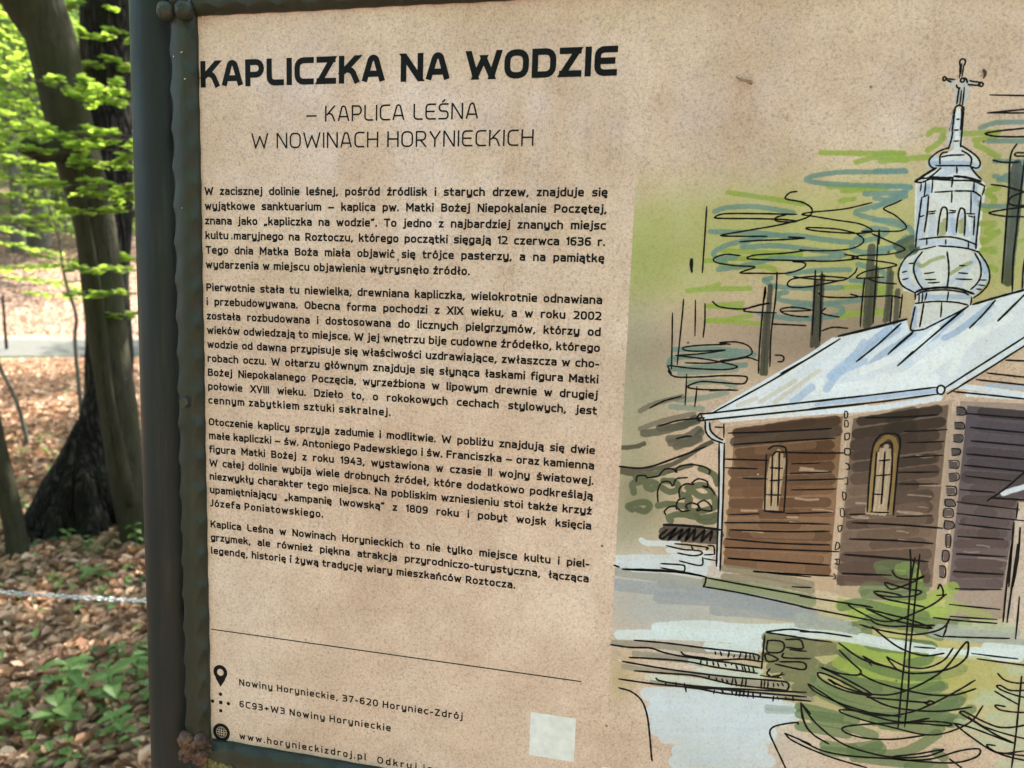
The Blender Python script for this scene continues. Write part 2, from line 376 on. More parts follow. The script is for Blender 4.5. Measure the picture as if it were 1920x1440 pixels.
# --- three near trunks
def near_tree(name, pts, rads, mat, label, cat='tree', flare=None, n=18, wob=.12):
    x, y = pts[0][0], pts[0][1]; e = empty(name, (x, y, gz(x, y)), label, cat)
    P = smoothpath(pts, 7); rr = lerp_list(rads, len(P)); mb = MB()
    tube(mb, P, rr, n, True, wob, seed=x)
    if flare:
        for (fx, fy, r0) in flare:
            tube(mb, smoothpath([(x+fx*1.25, y+fy*1.25, gz(x, y)-.06), (x+fx*.8, y+fy*.8, gz(x, y)+.06), (x+fx*.35, y+fy*.35, gz(x, y)+.30), (P[9].x, P[9].y, gz(x, y)+.66)], 5), lerp_list([r0*.35, r0*.6, r0*.8, r0*.25], 16), 10, True, .2)
    mb.build('trunk', M[mat], e, smooth=True); return e
T1 = near_tree('leaning_beech', [(-2.42, 2.86, -.08), (-2.44, 2.84, .15), (-2.48, 2.80, .49), (-2.52, 2.79, .88), (-2.57, 2.79, 1.32), (-2.63, 2.80, 1.81), (-2.67, 2.76, 2.14), (-2.72, 2.72, 2.49), (-2.75, 2.69, 2.77), (-2.82, 2.64, 3.1), (-2.9, 2.6, 4.), (-2.95, 2.7, 6.5), (-2.9, 2.8, 9.5), (-2.9, 2.8, 12)],
    [.135, .106, .094, .093, .097, .103, .106, .107, .116, .13, .10, .09, .07, .03], 'beech_bark', 'thick smooth mossy beech leaning left beside the sign post')
b = MB(); tube(b, smoothpath([(-2.76, 2.68, 2.74), (-2.88, 2.58, 2.98), (-3.02, 2.46, 3.4), (-3.2, 2.3, 4.6), (-3.4, 2.2, 7)], 5), lerp_list([.085, .08, .07, .055, .03], 21), 12, True, .1); b.build('fork_limb', M['beech_bark'], T1, smooth=True)
b = MB(); tube(b, [(-2.68, 2.66, 2.20), (-2.73, 2.58, 2.16), (-2.76, 2.50, 2.19)], [.055, .05, .043], 12, True, .15); b.build('branch_stub', M['beech_bark'], T1, smooth=True)
b = MB(); tube(b, smoothpath([(-2.40, 2.74, .3), (-2.455, 2.68, .9), (-2.515, 2.69, 1.45), (-2.60, 2.69, 2.0), (-2.66, 2.66, 2.5)], 6), lerp_list([.03, .016, .014, .014, .012], 25), 10, True, .2); b.build('bark_ridge', M['beech_bark'], T1, smooth=True)
T2 = near_tree('old_dark_tree', [(-2.85, 2.87, -.10), (-2.86, 2.89, .14), (-2.86, 2.94, .42), (-2.845, 3.02, .72), (-2.84, 3.10, 1.0), (-2.86, 3.15, 1.8), (-2.85, 3.17, 2.4), (-2.82, 3.17, 3.15), (-2.8, 3.2, 6.5), (-2.8, 3.3, 11)],
    [.19, .155, .122, .115, .125, .125, .128, .13, .11, .05], 'dark_bark', 'dark rough-barked tree with a widely flared base behind the leaning beech', flare=[(-.24, -.22, .10), (-.02, -.22, .08), (.16, -.10, .09), (.2, .18, .1), (-.12, -.22, .075)], wob=.22)
T3 = near_tree('slender_beech', [(-2.85, 2.45, -.06), (-2.87, 2.45, .2), (-2.92, 2.44, .53), (-3.01, 2.42, 1.04), (-3.12, 2.40, 1.7), (-3.3, 2.3, 3.), (-3.4, 2.3, 5.5)],
    [.068, .052, .048, .045, .042, .035, .012], 'beech_bark', 'slender mossy trunk leaning out of the left edge', n=12)
def stick(name, pts, rads, mat, label, cat='sapling'):
    x, y = pts[0][0], pts[0][1]; e = empty(name, (x, y, gz(x, y)), label, cat); mb = MB(); P = smoothpath(pts, 5); tube(mb, P, lerp_list(rads, len(P)), 7)
    mb.build('stem', M[mat], e, smooth=True); return e
S1 = stick('thin_sapling', [(-4.61, 4.78, .1), (-4.62, 4.77, .5), (-4.64, 4.76, 1.01), (-4.60, 4.74, 1.25), (-4.68, 4.72, 1.57), (-4.71, 4.69, 1.98), (-4.8, 4.6, 2.6), (-4.75, 4.7, 3.6)], [.022, .018, .016, .015, .012, .010, .008, .003], 'grey_bark', 'thin crooked sapling on the leafy slope left of the two big trunks')
S2 = stick('bent_sapling', [(-4.66, 4.27, .1), (-4.72, 4.24, .5), (-4.80, 4.18, .80), (-4.95, 4.1, 1.3), (-5.1, 4.0, 2.2)], [.018, .016, .014, .011, .004], 'grey_bark', 'thin bent stem near the left edge on the leafy slope')
S3 = stick('path_stake', [(-14.3, 13.0, 0.), (-14.32, 13.0, .6), (-14.33, 13.0, 1.25)], [.035, .032, .026], 'dark_bark', 'dark upright stake at the near edge of the path', 'stake')

# --- understory leaf sprays: (owner, x, y, z, heading deg, length, width, leaves)
def add_sprays(owner, lst, s, mat='leaf_near', seed=1):
    rg = random.Random(seed)
    for (x, y, z, ang, L, W_, cnt) in lst:
        lf = MB(); tw = MB(); spray(lf, tw, (x, y, z), R(ang), L, W_, cnt, s, rg)
        tag(lf.build('leaf_spray', M[mat], owner), kind='stuff'); tag(tw.build('spray_twigs', M['darktwig'], owner), kind='stuff')
add_sprays(T1, [(-3.04, 3.0, 3.07, 36, 0.43, 0.54, 105), (-2.46, 3.04, 2.88, 209, 0.33, 0.37, 83), (-2.57, 3.15, 2.75, 228, 0.41, 0.47, 101), (-2.62, 2.45, 2.48, 32, 0.37, 0.46, 91), (-2.3, 2.76, 2.51, 240, 0.3, 0.42, 77), (-2.24, 2.59, 2.42, 212, 0.23, 0.35, 64), (-2.31, 2.78, 2.25, 241, 0.77, 0.76, 203), (-2.07, 2.6, 2.22, 215, 0.48, 0.61, 117), (-2.1, 2.51, 2.14, 205, 0.48, 0.57, 117), (-2.33, 2.82, 2.14, 226, 0.28, 0.34, 72), (-2.14, 2.6, 2.0, 215, 0.45, 0.59, 111), (-2.19, 2.61, 1.96, 201, 0.2, 0.28, 59), (-2.27, 2.68, 1.89, 243, 0.36, 0.44, 89), (-2.21, 2.65, 1.6, 222, 0.33, 0.39, 82), (-2.21, 2.6, 1.48, 209, 0.3, 0.36, 76), (-2.69, 2.92, 1.68, 25, 0.18, 0.27, 57), (-2.4, 2.89, 1.36, 227, 0.18, 0.28, 56), (-2.83, 3.25, 2.95, 208, 0.28, 0.38, 73)], 0.055, seed=18)
add_sprays(T2, [(-3.08, 3.34, 3.21, 42, 0.29, 0.35, 75), (-2.72, 3.37, 2.87, 215, 0.24, 0.32, 66), (-2.89, 3.54, 2.62, 233, 0.25, 0.32, 68), (-2.84, 3.5, 2.21, 206, 0.25, 0.3, 68), (-3.09, 3.47, 1.89, 35, 0.17, 0.27, 55)], 0.055, seed=5)
add_sprays(S1, [(-4.9, 4.2, 3.11, 27, 0.56, 0.71, 139), (-4.33, 4.64, 2.98, 224, 0.73, 0.69, 191), (-5.12, 4.2, 2.9, 66, 0.89, 1.07, 249), (-4.33, 4.72, 2.8, 202, 0.75, 0.77, 198), (-4.7, 3.88, 2.58, 60, 0.65, 0.7, 166), (-4.71, 4.08, 2.43, 36, 0.82, 0.8, 222), (-4.5, 4.67, 2.39, 216, 0.75, 0.76, 198), (-4.73, 4.3, 2.33, 38, 0.62, 0.6, 155), (-4.56, 3.72, 2.17, 44, 0.57, 0.62, 142), (-4.05, 3.97, 1.98, 251, 0.55, 0.63, 135), (-4.22, 4.36, 2.03, 250, 0.58, 0.64, 145), (-4.74, 4.38, 2.18, 27, 0.62, 0.61, 155), (-4.69, 4.24, 1.98, 51, 0.62, 0.77, 155), (-4.75, 4.35, 1.75, 48, 0.51, 0.6, 125), (-4.54, 4.82, 1.7, 251, 0.35, 0.39, 86), (-5.08, 5.49, 2.67, 240, 0.96, 0.99, 279), (-5.6, 4.79, 3.15, 45, 0.51, 0.55, 126)], 0.06, seed=17)
add_sprays(S2, [(-5.15, 5.24, 3.48, 226, 0.77, 0.77, 205), (-5.31, 5.67, 3.78, 213, 0.89, 1.05, 248), (-5.65, 4.73, 3.76, 46, 0.77, 0.72, 205), (-5.34, 5.67, 3.6, 214, 0.68, 0.75, 175), (-5.64, 4.78, 3.93, 42, 0.58, 0.61, 143), (-5.56, 5.96, 1.72, 204, 1.08, 1.27, 331), (-6.52, 5.69, 1.56, 71, 0.99, 1.01, 290), (-6.4, 5.39, 1.92, 46, 0.72, 0.7, 188), (-6.81, 6.19, 1.4, 67, 0.8, 0.88, 216), (-6.44, 5.41, 2.07, 38, 0.58, 0.68, 143)], 0.06, seed=10)

# --- overhead crowns of the near trees
cm = [crown_mesh('crown_mesh', 3.2, 8.5, 5200, .12, 21+i, 0., 'leaf_far', 16) for i in range(3)]
def crown_on(e, mesh, x, y, z, s=1., rz=0.):
    c = bpy.data.objects.new('crown', mesh); col.objects.link(c); c.parent = e; c.location = (x-e.location.x, y-e.location.y, z-e.location.z); c.scale = (s, s, s); c.rotation_euler.z = rz; return tag(c, kind='stuff')
crown_on(T1, cm[0], -2.9, 2.8, 5.2); crown_on(T2, cm[1], -2.8, 3.3, 6.0, 1.1, 1.)
crown_on(T3, cm[2], -3.4, 2.3, 4.2, .35)

# --- woodland trees: trunk + limbs + crown, shared meshes
def far_tree_mesh(seed, H, r, lean):
    rg = random.Random(seed); mb = MB(); pts = []
    for i in range(7):
        t = i/6; pts.append((lean*H*t*t + rg.uniform(-.08, .08)*(i > 0), rg.uniform(-.1, .1)*(i > 0), H*t-.3*(i == 0)))
    tube(mb, pts, [r*1.35, r, r*.9, r*.8, r*.62, r*.4, r*.1], 9, False, .12, seed)
    for i in range(7):
        t = rg.uniform(.3, .9); p = (lean*H*t*t, 0, H*t); a = rg.random()*6.28; L = rg.uniform(1, 2.6)
        tube(mb, [p, (p[0]+math.cos(a)*L*.5, p[1]+math.sin(a)*L*.5, p[2]+L*.25), (p[0]+math.cos(a)*L, p[1]+math.sin(a)*L, p[2]+L*.35)], [r*.3, r*.2, r*.06], 5, False)
    return mb.mesh('trunk_mesh', M['grey_bark'], True)
trunks = [far_tree_mesh(i, 14, [.12, .2, .28, .16][i], [.02, -.03, .01, .06][i]) for i in range(4)]
crowns = [crown_mesh('crown_mesh', 2.7, 12.5, 5200, .135, 50+i, .9, 'leaf_far', 22) for i in range(3)] + [crown_mesh('crown_mesh', 3.0, 13.5, 4200, .15, 60+i, 6.0, 'leaf_far', 16) for i in range(2)]
kinds = ['young beech leafy almost to the ground', 'slim grey tree with layered foliage', 'broad grey-trunked forest tree', 'tall bare-stemmed tree with a high crown', 'straight forest tree with a high leafy crown']
def forest(lst, where, group, seed):
    rg = random.Random(seed)
    for (x, y, ti, ci, s) in lst:
        z = gz(x, y); e = empty('forest_tree', (x, y, z), kinds[ci]+' '+where, 'tree', group)
        t = bpy.data.objects.new('trunk', trunks[ti]); c = bpy.data.objects.new('crown', crowns[ci])
        for o in (t, c):
            col.objects.link(o); o.parent = e; o.scale = (s, s, s*rg.uniform(.9, 1.15)); o.rotation_euler.z = rg.random()*6.28
        tag(c, kind='stuff')
rg = random.Random(5)
up = []
for i in range(120):
    u = 25 + 62*(i/120)**1.0 + rg.uniform(-1.5, 1.5); w = rg.uniform(-1, 1)*(5+u*.36)
    if u < 33 and abs(w) < 6 and rg.random() < .6: w += 9*(1 if w > 0 else -1)
    x, y = uvpos(u, w)
    if -23 < x < -9 and 18 < y < 37: continue
    up.append((x, y, rg.randrange(4), rg.choice((0, 1, 2, 0, 1, 2, 3, 4)), rg.uniform(.9, 1.5)))
for (x, y, ti, s) in [(-24.6, 24.2, 2, 1.2), (-21.6, 23.6, 3, 1.), (-26.9, 26.3, 1, 1.1), (-19.8, 21.9, 0, 1.)]: up.append((x, y, ti, 3, s))
for i in range(70):
    u = rg.uniform(24, 75); w = rg.uniform(12, 58)*(1 if i % 5 else -.6); x, y = uvpos(u, w)
    if not (-23 < x < -9 and 18 < y < 37): up.append((x, y, rg.randrange(4), rg.choice((0, 1, 2, 3)), rg.uniform(1., 1.5)))
rows = [('just beyond the path', 33), ('halfway up the slope', 52), ('high on the slope', 999)]; lo = 0
for nm, hi in rows:
    forest([t_ for t_ in up if lo <= ucoord(t_[0], t_[1]) < hi], nm, 'forest trees '+nm, int(hi)); lo = hi
mid = []
for (u, w) in [(6.5, 7), (9, 4.6), (11, 7.5), (13, 10), (10, 12), (15, 5.8), (14.5, -4.6), (11, -5.5), (8, -4.4), (6.5, -8), (4.5, -5), (12, -10), (16, -8), (4, 10), (15, 14)]:
    x, y = uvpos(u, w); mid.append((x, y, rg.randrange(4), rg.choice((2, 3, 4, 3)), rg.uniform(.8, 1.05)))
forest(mid, 'this side of the path', 'forest trees this side of the path', 2)
back = []  # unseen trees added behind and beside the view, for shade and panel reflections
for (x, y) in [(2.5, 6.5), (5.5, 9), (.5, 9.5), (8, 4), (9, -2), (6.5, -8.5), (1.5, -10.5), (-3.5, -9), (-8, -6.5), (-9, -1.5), (4, -14), (-1, -15), (-6, -13), (11, -7), (-12, -10), (9, -13), (4.5, -5.5), (6.5, -4.5), (4.5, -9.5), (7.5, 0.5), (2.5, -13), (7.5, -11), (10, 2), (0, -19), (5, -18), (-5, -19), (-10, -15), (13, -3)]:
    back.append((x, y, rg.randrange(4), rg.choice((0, 1, 2, 1)) if y < 3 and x > -2 else rg.choice((1, 2, 3, 4)), rg.uniform(.8, 1.1)))
for (x, y) in [(-5.5, -8), (-3, -7.5), (-.8, -8.2), (1.2, -7.8), (3.2, -8), (-4.5, -10.5), (-2, -11), (.4, -11.5), (2.8, -11), (-6.8, -11), (-7.5, -8.8), (5.2, -12)]: back.append((x, y, rg.randrange(4), rg.choice((0, 1, 2)), rg.uniform(.8, 1.)))  # dense crowns added so sky gaps mirror as bright patches in the panel
forest(back, 'added unseen around the clearing for shade', 'unseen trees added around the clearing to shape light', 3)

# ------------------------------------------------------------------ chain
A = Vector((-1.86, 1.45, .41)); B = Vector((-1.54, 1.77, .275)); dirc = (B-A).normalized(); step = .0205
A0 = A - dirc*1.2; N = int(2.75/step)
ch = empty('barrier_chain', A0, 'galvanised steel chain hanging low across the fallen leaves behind the post', 'chain')
def link_mesh():
    mb = MB(); pts = []; L, W_ = .0095, .0062
    for i in range(16):
        a = 2*math.pi*i/16; c, s_ = math.cos(a), math.sin(a); pts.append(Vector(((L if c > 0 else -L) * (.55 if abs(c) > .001 else 0) + c*W_, s_*W_, 0)))
    vs = []; fs = []; n = 16; k = 6; r = .0023
    for i in range(n):
        d = (pts[(i+1) % n]-pts[i-1]).normalized(); a = d.cross(Vector((0, 0, 1))).normalized()
        for j in range(k):
            t = 2*math.pi*j/k; vs.append(tuple(pts[i]+a*math.cos(t)*r+Vector((0, 0, 1))*math.sin(t)*r))
    for i in range(n):
        for j in range(k): fs.append((i*k+j, i*k+(j+1) % k, ((i+1) % n)*k+(j+1) % k, ((i+1) % n)*k+j))
    mb.add(vs, fs); return mb.mesh('link_mesh', M['chain'], True)
lm = link_mesh(); q = dirc.to_track_quat('X', 'Z')
for i in range(N):
    o = bpy.data.objects.new('link', lm); col.objects.link(o); o.parent = ch; t = i/N
    o.location = dirc*(i*step) + Vector((0, 0, -.10*(1-(2*t-1)**2)+.09))
    o.rotation_mode = 'QUATERNION'; o.rotation_quaternion = q @ Matrix.Rotation(R(45 + 90*(i % 2)), 3, 'X').to_quaternion()
for k_, (p, lab) in enumerate(((A0, 'short grey post holding the left end of the chain'), (A0+dirc*N*step, 'short grey post holding the chain behind the sign'))):
    e = empty('chain_post', (p.x, p.y, gz(p.x, p.y)), lab, 'post'); mb = MB(); tube(mb, [(p.x, p.y, gz(p.x, p.y)-.15), (p.x, p.y, p.z+.12)], .025, 14); mb.build('tube', M['post'], e, smooth=True)
    mb = MB(); tube(mb, [(p.x, p.y, p.z+.12), (p.x, p.y, p.z+.135)], .028, 14); mb.build('cap', M['post'], e)

# ------------------------------------------------------------------ information board
Z0 = 1.58
BL, BR, BT, BB = -4.0, 812.0, -146.0, 501.0          # visible panel, board millimetres (right, down)
board = empty('information_board', (-.0534, .022, gz(-.05, .02)), 'grey-framed information board with Polish text and a sketched wooden chapel on brown panel', 'information board')
def bw(X, Y, h=0.): return (X/1000, -h/1000, Z0-Y/1000)      # h = millimetres in front of the panel face

